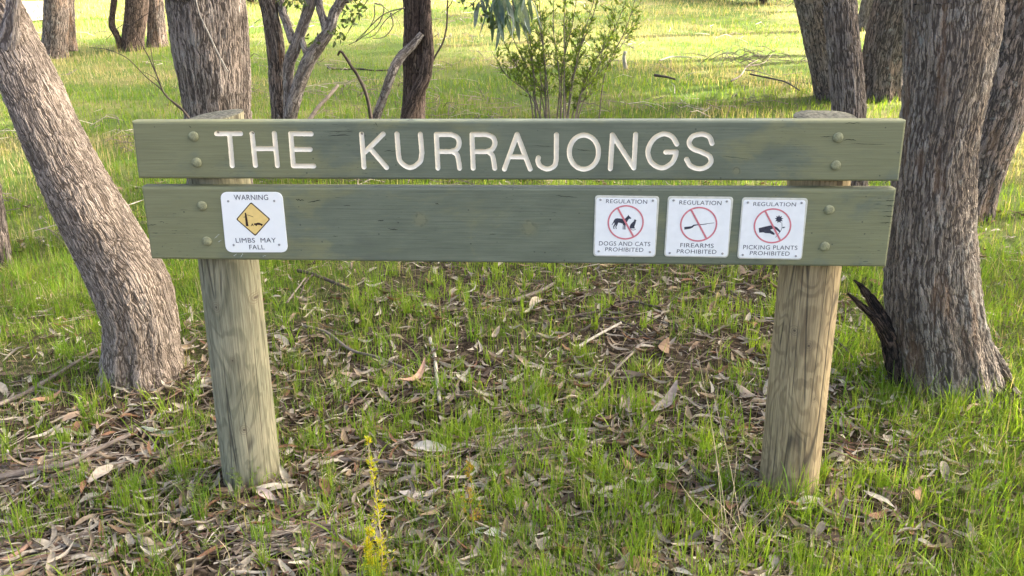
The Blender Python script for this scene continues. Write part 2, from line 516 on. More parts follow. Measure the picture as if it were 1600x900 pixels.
def rpath(pts, rads, step):
    """resample a control path with radii to rows about `step` apart (step may be a list per span)"""
    pts = np.asarray(pts, float); rads = np.asarray(rads, float)
    d = np.linalg.norm(np.diff(pts, axis=0), axis=1)
    st = step if hasattr(step, '__len__') else [step] * len(d)
    k = [max(2, int(math.ceil(a / b))) for a, b in zip(d, st)]
    P = catmull(pts, k)
    Rr = catmull(rads[:, None], k)[:, 0]
    return P, np.clip(Rr, 0.0006, None)

# ================================================================== THE SETTING
def turf_mask(x, y):
    """1 where grass closes over the ground, 0 on bare litter"""
    x = np.asarray(x, float); y = np.asarray(y, float)
    far = sstep(2.6, 4.6, y + 0.5 * (fbm(x * 0.6, y * 0.6, 21) - 0.5) * 4)
    right = sstep(1.05, 1.75, x - 0.15 * y + 0.8 * (fbm(x * 1.1, y * 1.1, 23) - 0.5)) * sstep(-3, -1.0, y)
    left = sstep(0.6, 1.6, -x - 0.2 + 0.4 * (y - 1.8)) * sstep(0.7, 1.9, y) * 0.9
    return np.clip(np.maximum(np.maximum(far, right * 0.85), left), 0, 1)

xs = np.concatenate([-np.geomspace(4.2, 160, 34)[::-1], np.linspace(-4.1, 4.1, 140), np.geomspace(4.2, 160, 34)])
ys = np.concatenate([-np.geomspace(2.3, 40, 14)[::-1], np.linspace(-2.2, 6.0, 140), np.geomspace(6.05, 260, 90)])
X, Y = np.meshgrid(xs, ys)
Zg = gh(X, Y)
V = np.stack([X, Y, Zg], -1).reshape(-1, 3)
idx = np.arange(len(V)).reshape(X.shape)
F = np.stack([idx[:-1, :-1], idx[:-1, 1:], idx[1:, 1:], idx[1:, :-1]], -1).reshape(-1, 4)
me = mesh_np('ground', V, F)
me.attributes.new('grassy', 'FLOAT', 'POINT').data.foreach_set('value', (turf_mask(X, Y) * 0.9).ravel().astype(np.float32))
smooth(me)
o = link('ground', me, mat_ground())
tag(o, 'leaf strewn woodland ground rising to a grassy slope', None, kind='structure')

# pale dirt track far off on the slope
tp = [ground(-260, 30), ground(-60, 30), ground(20, 34), ground(45, 18), ground(66, 3)]
tw = [0.9, 0.9, 0.8, 0.75, 0.7]
P, Wd = rpath(tp, tw, 0.4)
T_ = np.gradient(P, axis=0); T_ /= np.linalg.norm(T_, axis=1)[:, None]
Nn = np.stack([-T_[:, 1], T_[:, 0], np.zeros(len(P))], -1)
rows = []
for k in np.linspace(-1, 1, 7):
    q_ = P + Nn * (Wd * (k + 0.12 * np.sin(np.arange(len(P)) * 0.9 + k)))[:, None]
    q_[:, 2] = gh(q_[:, 0], q_[:, 1]) + 0.03
    rows.append(q_)
V = np.stack(rows, 1).reshape(-1, 3); idx = np.arange(len(V)).reshape(len(P), 7)
F = np.stack([idx[:-1, :-1], idx[:-1, 1:], idx[1:, 1:], idx[1:, :-1]], -1).reshape(-1, 4)
o = link('dirt_track', smooth(mesh_np('dirt_track', V, F)), mat_simple('pale_track_dirt', (0.33, 0.275, 0.20), 0.95, 0.1, vary=0.25, scale=3))
tag(o, 'pale dirt track crossing the slope at the far left', None, kind='structure')

# ================================================================== THE SIGN
def bpt(u, v):                                   # photo pixel -> (x, z) on the boards' front plane y = 0
    p = at_y(u, v, 0.0)
    return np.array([p[0], p[2]])

for (u, v, r) in ((657, 343, 0.022), (827, 357, 0.024), (1151, 267, 0.012), (1240, 342, 0.010)):
    p = bpt(u, v); KNOTS.append((float(p[0]), float(p[1]), r))
M['board'] = mat_board()
def mat_letter():
    q = NT('cream_routed_paint')
    o = q.geo()
    c = q.mix(q.mr(q.noise(o, 40, 4, .6), .3, .7), (0.80, 0.72, 0.585), (0.90, 0.82, 0.67))
    sx = q.n('ShaderNodeSeparateXYZ'); q.l(o, sx.inputs[0])
    for (u, v) in ((340, 207.2), (394.6, 208.2), (565, 209), (553, 208)):     # paint lost to the dark wood
        p = bpt(u, v)
        dx = q.math('ADD', sx.outputs[0], -float(p[0])); dz = q.math('ADD', sx.outputs[2], -float(p[1]))
        dd = q.math('SQRT', q.math('ADD', q.math('MULTIPLY', dx, dx), q.math('MULTIPLY', dz, dz)))
        dd = q.math('ADD', dd, q.math('MULTIPLY', q.math('ADD', q.noise(o, 300, 3), -0.5), 0.006))
        c = q.mix(q.mr(dd, .002, .0045, .85, 0.0), c, (0.12, 0.085, 0.05))
    c = q.mix(q.mr(q.noise(o, 90, 4, .7), .64, .74, 0.0, .5), c, (0.42, 0.36, 0.25))
    q.bsdf(c, .6, .3)
    return q.m
M['letter'] = mat_letter()
M['bolt'] = mat_simple('green_painted_bolt', (0.255, 0.255, 0.150), 0.7, 0.25, vary=0.25, scale=120, bump=0.1)
M['post_l'] = mat_post('weathered_green_grey_pine', (0.225, 0.215, 0.145), (0.335, 0.300, 0.198), (0.135, 0.130, 0.085), 0.37, ((340, 478, .010), (394, 471, .011), (384, 668, .010), (366, 560, .007)))
M['post_r'] = mat_post('weathered_tan_pine', (0.285, 0.218, 0.125), (0.415, 0.320, 0.183), (0.170, 0.122, 0.070), 1.91, ((1241, 516, .009), (1261, 537, .010), (1197, 706, .012), (1270, 620, .007)))

M['end_grain'] = mat_simple('weathered_end_grain', (0.135, 0.130, 0.105), .95, .1, vary=.5, scale=90, bump=.8)
sign = thing('park_sign', (0, 0.08, 0.0), 'green timber park sign on two round posts with routed cream lettering', 'sign')

def quad_board(name, cpx, thick, holes=None, label=None):
    """cpx: TL, TR, BR, BL photo pixels of the front face; edges eased; the front face may carry routed letters"""
    tl, tr, br, bl = [bpt(*c) for c in cpx]
    b = 0.007
    def ring(ins, y):
        return [(tl + np.array([ins, -ins]), y), (tr + np.array([-ins, -ins]), y), (br + np.array([-ins, ins]), y), (bl + np.array([ins, ins]), y)]
    prof = [(b, 0.0), (b * 0.35, b * 0.28), (0.0, b), (0.0, thick - b), (b * 0.35, thick - b * 0.28), (b, thick)]
    V, F = [], []
    for ins, y in prof:
        for p, yy in ring(ins, y): V.append((p[0], yy, p[1]))
    for i in range(len(prof) - 1):
        for j in range(4):
            k = (j + 1) % 4
            F.append((i * 4 + j, i * 4 + k, (i + 1) * 4 + k, (i + 1) * 4 + j))
    n = (len(prof) - 1) * 4
    F.append((n, n + 1, n + 2, n + 3))
    front = [V[0], V[1], V[2], V[3]]
    return V, F, front

# routed letters: strokes as pixel polylines
def z5(*p): return [(200 + x / 4.4444, 170 + y / 4.4444) for x, y in p]
def z7(*p): return [(550 + x / 5.3333, 190 + y / 5.3333) for x, y in p]
def z8(*p): return [(820 + x / 5.0, 190 + y / 5.0) for x, y in p]
def sm(pts, n=7):
    return [tuple(q) for q in catmull(np.array(pts, float), n)]
O_ = [(462 + 114 * math.cos(t), 238 + 133 * math.sin(t)) for t in np.linspace(0, 2 * math.pi, 37)]
LETTERS = [
    ('T', [z5((615, 172), (782, 172)), z5((705, 172), (724, 395))]),
    ('H', [z5((862, 172), (885, 393)), z5((1016, 170), (1038, 395)), z5((880, 276), (1026, 276))]),
    ('E', [z5((1130, 172), (1148, 396)), z5((1130, 172), (1272, 174)), z5((1140, 281), (1265, 282)), z5((1148, 396), (1290, 397))]),
    ('K', [z7((80, 103), (100, 378)), z7((260, 103), (110, 252)), z7((150, 222), (288, 382))]),
    ('U', [z7((375, 103), (386, 262)) + sm(z7((386, 262), (405, 335), (485, 383), (565, 335), (583, 262))) + z7((583, 262), (570, 105))]),
    ('R', [z7((703, 107), (716, 388)), z7((703, 107), (825, 107)) + sm(z7((825, 107), (878, 132), (893, 182), (872, 230), (820, 249))) + z7((820, 249), (710, 249)), sm(z7((840, 250), (874, 275), (888, 325), (897, 388)))]),
    ('R', [z7((1000, 107), (1010, 388)), z7((1000, 107), (1120, 107)) + sm(z7((1120, 107), (1174, 132), (1191, 180), (1168, 230), (1115, 250))) + z7((1115, 250), (1008, 250)), sm(z7((1135, 251), (1167, 277), (1180, 325), (1190, 390)))]),
    ('A', [z7((1270, 395), (1376, 107), (1485, 395)), z7((1312, 293), (1442, 294))]),
    ('J', [z8((248, 103), (246, 290)) + sm(z8((246, 290), (231, 345), (178, 370), (122, 348), (102, 310), (107, 282)))]),
    ('O', [z8(*O_)]),
    ('N', [z8((668, 368), (685, 103), (852, 362), (866, 100))]),
    ('G', [sm(z8((1188, 175), (1150, 117), (1080, 96), (1003, 140), (962, 232), (992, 322), (1072, 362), (1145, 325), (1176, 270), (1182, 236))) + z8((1182, 236), (1102, 238))]),
    ('S', [sm(z8((1463, 170), (1440, 118), (1385, 98), (1312, 115), (1284, 165), (1312, 210), (1380, 238), (1440, 268), (1455, 312), (1420, 353), (1360, 368), (1295, 345), (1264, 294)))]),
]
SR = 0.0074                                      # half width of a routed stroke
SEGS = []
for k, (ch, strokes) in enumerate(LETTERS):
    for st in strokes:
        w = np.array([bpt(*p) for p in st])
        for i in range(len(w) - 1): SEGS.append((k, w[i], w[i + 1]))

up_c = [(205, 189.5), (1417, 188), (1405, 283.6), (215.5, 279)]
lo_c = [(220.5, 292), (1401.5, 295.5), (1385, 417.5), (236, 405)]
BV, BF, front = quad_board('board', up_c, 0.05)
# the lettered band of the front face is cut cell by cell along the stroke outline
allp = np.array([p for s in SEGS for p in s[1:]])
bx0, bx1 = allp[:, 0].min() - 0.02, allp[:, 0].max() + 0.02
bz0, bz1 = allp[:, 1].min() - 0.016, allp[:, 1].max() + 0.016
cs = 0.002
nx = int((bx1 - bx0) / cs); nz_ = int((bz1 - bz0) / cs)
gx = np.linspace(bx0, bx1, nx + 1); gz_ = np.linspace(bz0, bz1, nz_ + 1)
GX, GZ = np.meshgrid(gx, gz_, indexing='ij')
D = np.full(GX.shape, 1.0); OWN = np.full(GX.shape, -1)
wob = (vnoise(GX * 160, GZ * 160, 4) - 0.5) * 0.0007
for k, a, b in SEGS:
    ab = b - a; L2 = float(ab @ ab) + 1e-12
    i0 = max(0, int((min(a[0], b[0]) - 0.014 - bx0) / cs)); i1 = min(nx, int((max(a[0], b[0]) + 0.014 - bx0) / cs) + 1)
    sx_, sz_ = GX[i0:i1 + 1], GZ[i0:i1 + 1]
    t = np.clip(((sx_ - a[0]) * ab[0] + (sz_ - a[1]) * ab[1]) / L2, 0, 1)
    d = np.hypot(sx_ - a[0] - ab[0] * t, sz_ - a[1] - ab[1] * t)
    m = d < D[i0:i1 + 1]
    D[i0:i1 + 1][m] = d[m]; OWN[i0:i1 + 1][m & (d < 0.013)] = k
Fv = D - SR + wob
def dep(f):                                     # round nosed groove
    q = np.clip(-f / SR, 0, 1)
    return 0.0048 * math.sqrt(max(0.0, 1 - (1 - q) ** 2.6)) if q > 0 else 0.0
board_v, board_f = [], []
let_v = [[] for _ in LETTERS]; let_f = [[] for _ in LETTERS]
def clip_poly(P, sign_):
    out = []
    for i in range(len(P)):
        a, b = P[i], P[(i + 1) % len(P)]
        fa, fb = a[2] * sign_, b[2] * sign_
        if fa >= 0: out.append(a)
        if (fa > 0 and fb < 0) or (fa < 0 and fb > 0):
            t = fa / (fa - fb)
            out.append((a[0] + (b[0] - a[0]) * t, a[1] + (b[1] - a[1]) * t, 0.0))
    return out
lut = [{} for _ in LETTERS]
def addl(k, p):
    key = (round(p[0], 6), round(p[1], 6))
    if key not in lut[k]:
        lut[k][key] = len(let_v[k]); let_v[k].append((p[0], dep(p[2]), p[1]))
    return lut[k][key]
for i in range(nx):
    j = 0
    while j < nz_:
        f4 = (Fv[i, j], Fv[i + 1, j], Fv[i + 1, j + 1], Fv[i, j + 1])
        if min(f4) > 0:                          # merge a run of plain cells into one strip
            j2 = j
            while j2 + 1 < nz_ and min(Fv[i, j2 + 1], Fv[i + 1, j2 + 1], Fv[i + 1, j2 + 2], Fv[i, j2 + 2]) > 0: j2 += 1
            n0 = len(board_v)
            board_v += [(gx[i], 0, gz_[j]), (gx[i + 1], 0, gz_[j]), (gx[i + 1], 0, gz_[j2 + 1]), (gx[i], 0, gz_[j2 + 1])]
            board_f.append((n0, n0 + 1, n0 + 2, n0 + 3))
            j = j2 + 1
            continue
        P = [(gx[i], gz_[j], f4[0]), (gx[i + 1], gz_[j], f4[1]), (gx[i + 1], gz_[j + 1], f4[2]), (gx[i], gz_[j + 1], f4[3])]
        ks = [OWN[i, j], OWN[i + 1, j], OWN[i + 1, j + 1], OWN[i, j + 1]]
        k = max(ks)
        if max(f4) > 0:
            q_ = clip_poly(P, 1)
            if len(q_) > 2:
                n0 = len(board_v); board_v += [(p[0], 0, p[1]) for p in q_]; board_f.append(tuple(range(n0, n0 + len(q_))))
        q_ = clip_poly(P, -1)
        if len(q_) > 2 and k >= 0: let_f[k].append(tuple(dict.fromkeys(addl(k, p) for p in q_)))
        j += 1
# plain face around the band
n0 = len(board_v)
A_, B_, C_, D_ = [(p[0], 0, p[2]) for p in front]        # TL TR BR BL
board_v += [A_, B_, C_, D_, (bx0, 0, bz1), (bx1, 0, bz1), (bx1, 0, bz0), (bx0, 0, bz0)]
for a, b in ((0, 1), (1, 2), (2, 3), (3, 0)):
    board_f.append((n0 + b, n0 + a, n0 + 4 + a, n0 + 4 + b))
nb = len(BV)
me = bpy.data.meshes.new('upper_board')
me.from_pydata([tuple(map(float, v)) for v in BV + board_v], [], BF + [tuple(i + nb for i in f) for f in board_f])
bm = bmesh.new(); bm.from_mesh(me); bmesh.ops.remove_doubles(bm, verts=bm.verts, dist=1e-6); bmesh.ops.recalc_face_normals(bm, faces=bm.faces)
for f in bm.faces:
    c = f.calc_center_median()
    if abs(c.y) < 1e-5 and f.normal.y > 0: f.normal_flip()
bm.to_mesh(me); bm.free()
upper = link('board', me, M['board'], sign)
upper['label'] = 'upper green board carved with cream capital letters'
for k, (ch, _) in enumerate(LETTERS):
    me = bpy.data.meshes.new('letter')
    me.from_pydata([tuple(map(float, v)) for v in let_v[k]], [], [f for f in let_f[k] if len(f) > 2])
    bm = bmesh.new(); bm.from_mesh(me)
    for f in bm.faces:
        f.normal_update()
        if f.normal.y > 0: f.normal_flip()
    bm.to_mesh(me); bm.free()
    lo_ = link('letter', smooth(me), M['letter'], upper)
    lo_['label'] = 'routed cream capital letter ' + ch
BV, BF, front = quad_board('board', lo_c, 0.05)
me = bpy.data.meshes.new('lower_board')
me.from_pydata([tuple(map(float, v)) for v in BV], [], BF + [(3, 2, 1, 0)])
bm = bmesh.new(); bm.from_mesh(me); bmesh.ops.recalc_face_normals(bm, faces=bm.faces); bm.to_mesh(me); bm.free()
lower = link('board', me, M['board'], sign)
lower['label'] = 'lower green board carrying four small white notices'

# splits in the timber and scrapes in the paint
M['crack'] = mat_simple('dark_split', (0.018, 0.019, 0.016), .95, .05)
M['scrape'] = mat_simple('pale_scrape', (0.42, 0.44, 0.40), .8, .2)
def sliver(pa, pb, w, mat, par, name):
    a, b = bpt(*pa), bpt(*pb)
    n = 9; V, F = [], []
    for i in range(n):
        t = i / (n - 1); c = a + (b - a) * t + np.array([0, random.uniform(-1, 1) * w * .7])
        hw = w * .5 * math.sin(math.pi * (t * .96 + .02)) ** .6 * random.uniform(.6, 1.3)
        V += [(c[0], -.0003, c[1] - hw), (c[0], -.0003, c[1] + hw)]
    for i in range(n - 1): F.append((2 * i, 2 * i + 2, 2 * i + 3, 2 * i + 1))
    me = bpy.data.meshes.new(name); me.from_pydata([tuple(map(float, v)) for v in V], [], F)
    link(name, me, mat, par)
for (ua, va, ub, vb, w) in ((832, 227, 864, 229, .0012), (896, 232.5, 923, 236, .0014), (1281, 213.7, 1301, 213.3, .0014), (1318, 218, 1338, 219, .0022), (1329, 224, 1383, 225.3, .0012), (1129, 244, 1170, 248, .0013),
                            (586, 192, 590, 197, .003), (295, 195, 299, 200, .003), (505, 206, 552, 205, .0016), (512, 212, 548, 211, .0018), (600, 236, 620, 236, .0016), (1320, 192.5, 1345, 192, .0016)):
    sliver((ua, va), (ub, vb), w, M['crack'], upper, 'crack')
for (ua, va, ub, vb, w) in ((462, 312, 475, 313, .0028), (480, 316, 501, 312.5, .0022), (536, 321, 548, 321, .0014), (590, 345, 600, 344.5, .002), (606, 357, 622, 359, .002), (520, 369, 528, 369, .0016), (1384, 313, 1399, 313, .0016),
                            (1383, 321, 1398, 321.3, .0018), (1378, 330, 1396, 330.4, .0014), (1380, 338, 1395, 338, .002), (1374, 347.6, 1394, 348, .0018), (868, 305.5, 902, 308, .0016), (230, 352, 245, 351, .0016), (680, 318, 686, 319, .002), (765, 366, 775, 366, .0015)):
    sliver((ua, va), (ub, vb), w, M['crack'], lower, 'crack')
for (ua, va, ub, vb, w) in ((365, 400.5, 370, 396.5, .003), (376, 402, 380, 396, .004), (410, 400, 416, 399.5, .002), (335, 372, 343, 366, .002), (340, 378, 346, 375, .002)):
    sliver((ua, va), (ub, vb), w, M['scrape'], lower, 'scrape')

# bolts
def dome(r, h, seed=0, ns=20, nr=6):
    V, F = [], []
    for i in range(nr + 1):
        t = i / nr * math.pi / 2
        for j in range(ns):
            a = 2 * math.pi * j / ns
            rr = r * math.cos(t) * (1 + 0.02 * math.sin(3 * a + seed))
            V.append((rr * math.cos(a), -0.0012 - h * math.sin(t), rr * math.sin(a)))
    for j in range(ns): V.append((r * math.cos(2 * math.pi * j / ns), 0.003, r * math.sin(2 * math.pi * j / ns)))
    b = (nr + 1) * ns
    for j in range(ns): F.append((b + j, b + (j + 1) % ns, (j + 1) % ns, j))
    for i in range(nr):
        for j in range(ns): F.append((i * ns + j, i * ns + (j + 1) % ns, (i + 1) * ns + (j + 1) % ns, (i + 1) * ns + j))
    me = bpy.data.meshes.new('bolt'); me.from_pydata(V, [], F)
    bm = bmesh.new(); bm.from_mesh(me); bmesh.ops.remove_doubles(bm, verts=bm.verts, dist=1e-5); bmesh.ops.recalc_face_normals(bm, faces=bm.faces); bm.to_mesh(me); bm.free()
    me.materials.append(M['bolt'])
    return smooth(me)
bolt_me = dome(0.0152, 0.0058)
for (u, v), par in (((302.5, 213), upper), ((307.5, 254), upper), ((1309.5, 215), upper), ((1306, 258.5), upper),
                    ((316, 321.5), lower), ((323.5, 377), lower), ((1295.5, 328), lower), ((1288.5, 385), lower)):
    p = bpt(u, v)
    bo = link('bolt', bolt_me, None, par)
    bo.matrix_world = Matrix.Translation((p[0], 0, p[1])) @ Matrix.Rotation(random.random() * 6, 4, 'Y')

# posts
def post(base_px, top_px, wpx_top, wpx_base, mat, tilt, label, seed):
    r1 = 0.088
    yc = 0.052 + r1
    b = at_y(*base_px, yc); t = at_y(*top_px, yc)
    zb = -0.06
    dirv = (t - b)
    def on(z): return b + dirv * ((z - b[2]) / dirv[2])
    zt = t[2]
    zs = np.concatenate([np.linspace(zb, zt, 60)])
    P = np.array([on(z) for z in zs]); P[:, 1] = yc
    wt = wpx_top / 2 * depth(P[-1]) / FPX; wb = wpx_base / 2 * depth(P[0]) / FPX
    Rr = np.linspace(wb, wt, len(zs))
    V, Fs, bk = tube_data(P, Rr, 56, lump=0.012, seed=seed, cap=False)
    # sawn, slightly sloping and worn top
    n = len(zs)
    top = V[(n - 1) * 56:n * 56]
    dz = (top[:, 0] - P[-1, 0]) * tilt[0] + (top[:, 1] - yc) * tilt[1]
    V[(n - 1) * 56:n * 56, 2] += dz
    V[(n - 2) * 56:(n - 1) * 56, 2] += dz * 0.9
    rim = V[(n - 1) * 56:n * 56].copy()
    c = rim.mean(0)
    rings = [rim]
    Vx = [V]; k = len(V); Fq = [Fs[0]]; prev = np.arange((n - 1) * 56, n * 56); bks = [bk]
    me = mesh_np('post', V, Fs[0], vec=bk)
    o = link('post', smooth(me), mat, sign)
    o['label'] = label
    Vx = [rim]; k = 56; Fq = []; prev = np.arange(56); bks = [bk[(n - 1) * 56:n * 56]]
    for s_, up in ((0.955, 0.004), (0.6, 0.005), (0.25, 0.003)):
        rg = c + (rim - c) * s_; rg[:, 2] += up + (vnoise(rg[:, 0] * 60, rg[:, 1] * 60, seed) - 0.5) * 0.004
        Vx.append(rg); cur = np.arange(k, k + 56); k += 56
        Fq.append(np.stack([prev, np.roll(prev, -1), np.roll(cur, -1), cur], -1)); prev = cur
        bks.append(bk[(n - 1) * 56:n * 56] * np.array([s_, s_, 1]))
    Vx.append(c[None]); bks.append(bk[-1:])
    Ft = np.stack([np.full(56, k), prev, np.roll(prev, -1)], -1)
    me = mesh_np('end_grain', np.vstack(Vx), [np.vstack(Fq), Ft], vec=np.vstack(bks))
    link('end_grain', smooth(me), M['end_grain'], o)['label'] = 'grey weathered sawn top of the post'
post((395, 752), (333, 182.5), 93, 87, M['post_l'], (0.16, 0.05), 'left round post, greenish grey weathered pine', 3)
post((1231.5, 757), (1289, 183), 96, 88, M['post_r'], (-0.02, 0.06), 'right round post, tan weathered pine', 8)

# ------------------------------------------------------------------ the four notices
M['plate_w'] = mat_simple('white_enamel', (0.88, 0.89, 0.89), 0.35, 0.5, vary=0.02, scale=20)
M['plate_b'] = mat_simple('aged_cream_plate', (0.60, 0.59, 0.52), 0.5, 0.4, vary=0.12, scale=40)
M['sticker'] = mat_simple('white_sticker', (0.83, 0.84, 0.85), 0.4, 0.4, vary=0.035, scale=25)
M['ink'] = mat_simple('faded_black_ink', (0.050, 0.052, 0.075), 0.6, 0.2, vary=0.3, scale=200)
M['red'] = mat_simple('faded_red_ink', (0.62, 0.20, 0.23), 0.6, 0.2, vary=0.12, scale=150)
M['yellow'] = mat_simple('amber_print', (0.83, 0.60, 0.22), 0.5, 0.3, vary=0.05, scale=60)
M['brown'] = mat_simple('dark_brown_print', (0.045, 0.025, 0.02), 0.6, 0.2, vary=0.3, scale=200)
M['screw'] = mat_simple('dull_zinc_screw', (0.36, 0.36, 0.37), 0.4, 0.5, metal=0.7, vary=0.3, scale=300)

_txt_cache = {}
def text_mesh(body):
    if body not in _txt_cache:
        cu = bpy.data.curves.new('lettering', 'FONT'); cu.body = body; cu.size = 1.0; cu.resolution_u = 4
        cu.space_character = 1.06
        to = bpy.data.objects.new('lettering', cu); COL.objects.link(to)
        bpy.context.view_layer.update()
        me = bpy.data.meshes.new_from_object(to.evaluated_get(bpy.context.evaluated_depsgraph_get()))
        bpy.data.objects.remove(to); bpy.data.curves.remove(cu)
        V = np.array([v.co[:] for v in me.vertices]); F = [tuple(p.vertices) for p in me.polygons]
        bpy.data.meshes.remove(me)
        _txt_cache[body] = (V, F)
    return _txt_cache[body]

def flat_mesh(name, polys, y, mat, parent, label=None):
    """polys: list of pixel polygons printed on the plane at y"""
    V, F = [], []
    for poly in polys:
        w = [bpt(*p) for p in poly]
        tris = tessellate_polygon([[Vector((p[0], p[1], 0)) for p in w]])
        n = len(V); V += [(float(p[0]), y, float(p[1])) for p in w]
        for t in tris: F.append(tuple(n + i for i in t))
    me = bpy.data.meshes.new(name); me.from_pydata(V, [], F)
    bm = bmesh.new(); bm.from_mesh(me)
    for f in bm.faces:
        f.normal_update()
        if f.normal.y > 0: f.normal_flip()
    bm.to_mesh(me); bm.free()
    o = link(name, me, mat, parent)
    if label: o['label'] = label
    return o

def text_on(body, quad, y, mat, parent):
    V, F = text_mesh(body)
    mn, mx = V.min(0), V.max(0)
    s = (V[:, 0] - mn[0]) / (mx[0] - mn[0]); t = (V[:, 1] - mn[1]) / (mx[1] - mn[1])
    tl, tr, br, bl = [np.array(bpt(*p)) for p in quad]
    W = (bl[None] * (1 - s)[:, None] + br[None] * s[:, None]) * (1 - t)[:, None] + (tl[None] * (1 - s)[:, None] + tr[None] * s[:, None]) * t[:, None]
    me = bpy.data.meshes.new('lettering')
    me.from_pydata([(float(p[0]), y, float(p[1])) for p in W], [], F)
    bm = bmesh.new(); bm.from_mesh(me)
    for f in bm.faces:
        f.normal_update()
        if f.normal.y > 0: f.normal_flip()
    bm.to_mesh(me); bm.free()
    o = link('lettering', me, mat, parent)
    o['label'] = 'printed words ' + body
    return o

def round_quad(c, r, n=7):
    """rounded corners on a pixel quad TL TR BR BL"""
    c = [np.array(p, float) for p in c]; out = []
    for i in range(4):
        p, a, b = c[i], c[i - 1], c[(i + 1) % 4]
        da = (a - p) / np.linalg.norm(a - p); db = (b - p) / np.linalg.norm(b - p)
        p0, p1 = p + da * r, p + db * r
        for t in np.linspace(0, 1, n):
            out.append(tuple((1 - t) ** 2 * p0 + 2 * t * (1 - t) * (p * 0.85 + (p0 + p1) * 0.075) + t * t * p1))
    return out

def plate_mesh(name, poly, y0, y1, mat, parent, ease=0.0008):
    w = [bpt(*p) for p in poly]; n = len(w); c = sum(w) / n
    V = [(float(p[0]), y0, float(p[1])) for p in w] + [(float(p[0]), y1 + ease, float(p[1])) for p in w]
    inn = [c + (p - c) * (1 - ease / np.linalg.norm(p - c)) for p in w]
    V += [(float(p[0]), y1, float(p[1])) for p in inn]
    F = []
    for k in (0, n):
        for i in range(n):
            j = (i + 1) % n; F.append((k + i, k + j, k + n + j, k + n + i))
    F.append(tuple(range(2 * n, 3 * n)))
    me = bpy.data.meshes.new(name); me.from_pydata(V, [], F)
    bm = bmesh.new(); bm.from_mesh(me)
    for f in bm.faces: f.normal_update()
    bmesh.ops.recalc_face_normals(bm, faces=bm.faces)
    bm.faces.ensure_lookup_table()
    if bm.faces[-1].normal.y > 0:
        for f in bm.faces: f.normal_flip()
    bm.to_mesh(me); bm.free()
    return link(name, me, mat, parent)

def screw_mesh():
    V, F = [], []
    ns = 12
    prof = [(0.0036, 0.0), (0.0036, -0.0008), (0.0026, -0.0017), (0.0011, -0.0018), (0.0009, -0.0010)]
    for r, y in prof:
        for j in range(ns):
            a = 2 * math.pi * j / ns; V.append((r * math.cos(a), y, r * math.sin(a)))
    for i in range(len(prof) - 1):
        for j in range(ns): F.append((i * ns + j, i * ns + (j + 1) % ns, (i + 1) * ns + (j + 1) % ns, (i + 1) * ns + j))
    F.append(tuple((len(prof) - 1) * ns + j for j in range(ns)))
    me = bpy.data.meshes.new('screw'); me.from_pydata(V, [], F)
    bm = bmesh.new(); bm.from_mesh(me); bmesh.ops.recalc_face_normals(bm, faces=bm.faces); bm.to_mesh(me); bm.free()
    me.materials.append(M['screw'])
    return me
scr = screw_mesh()
def screws(px, y, parent):
    for (u, v) in px:
        p = bpt(u, v); s = link('screw', scr, None, parent)
        s.matrix_world = Matrix.Translation((p[0], y, p[1])) @ Matrix.Rotation(random.random() * 6, 4, 'Y')

def line_poly(a, b, w):
    a = np.array(a, float); b = np.array(b, float); d = (b - a) / np.linalg.norm(b - a); n = np.array([-d[1], d[0]]) * w / 2
    return [tuple(a + n), tuple(b + n), tuple(b - n), tuple(a - n)]
def poly_line(pts, w):
    return [line_poly(pts[i], pts[i + 1], w) for i in range(len(pts) - 1)]

Y1, Y2, Y3, Y4 = -0.0024, -0.0030, -0.0034, -0.0038
# warning notice
def zw(*p): return [(335 + x / 8.1818, 292 + y / 8.1818) for x, y in p]
wp = plate_mesh('warning_notice', round_quad(zw((75, 65), (868, 65), (945, 835), (150, 835)), 10), -0.0002, Y1, M['plate_w'], sign)
wp['label'] = 'white warning notice with amber diamond'
text_on('WARNING', zw((248, 98), (686, 98), (692, 165), (258, 165)), Y2, M['ink'], wp)
text_on('LIMBS  MAY', zw((272, 650), (786, 648), (792, 708), (280, 710)), Y2, M['ink'], wp)
text_on('FALL', zw((446, 738), (638, 738), (646, 795), (453, 795)), Y2, M['ink'], wp)
flat_mesh('diamond_border', [round_quad(zw((472, 190), (720, 409), (527, 627), (280, 411)), 2.4, 5)], Y2, M['brown'], wp)
flat_mesh('diamond', [round_quad(zw((472, 208), (702, 410), (526, 608), (298, 411)), 2.0, 5)], Y3, M['yellow'], wp)
flat_mesh('falling_limb_symbol', [zw((392, 330), (400, 324), (410, 332), (420, 372), (442, 498), (408, 498))] +
          [zw(*q) for q in poly_line([(410, 352), (455, 362), (502, 381)], 5)] + [zw(*q) for q in poly_line([(378, 384), (402, 378)], 7)] +
          [zw((488, 458), (494, 470), (508, 496), (500, 497), (489, 482), (478, 498), (471, 497), (484, 470))] +
          [zw((508, 464), (540, 460), (560, 452), (585, 456), (600, 464), (622, 470), (622, 482), (606, 486), (560, 482), (520, 484), (510, 478))] +
          [zw(*[(x0 + 11 * math.cos(t), 486 + 10 * math.sin(t)) for t in np.linspace(0, 6.28, 10)[:-1]]) for x0 in (540, 608)], Y4, M['brown'], wp)
screws(zw((180, 180), (768, 176), (832, 736), (250, 740)), Y1, wp)

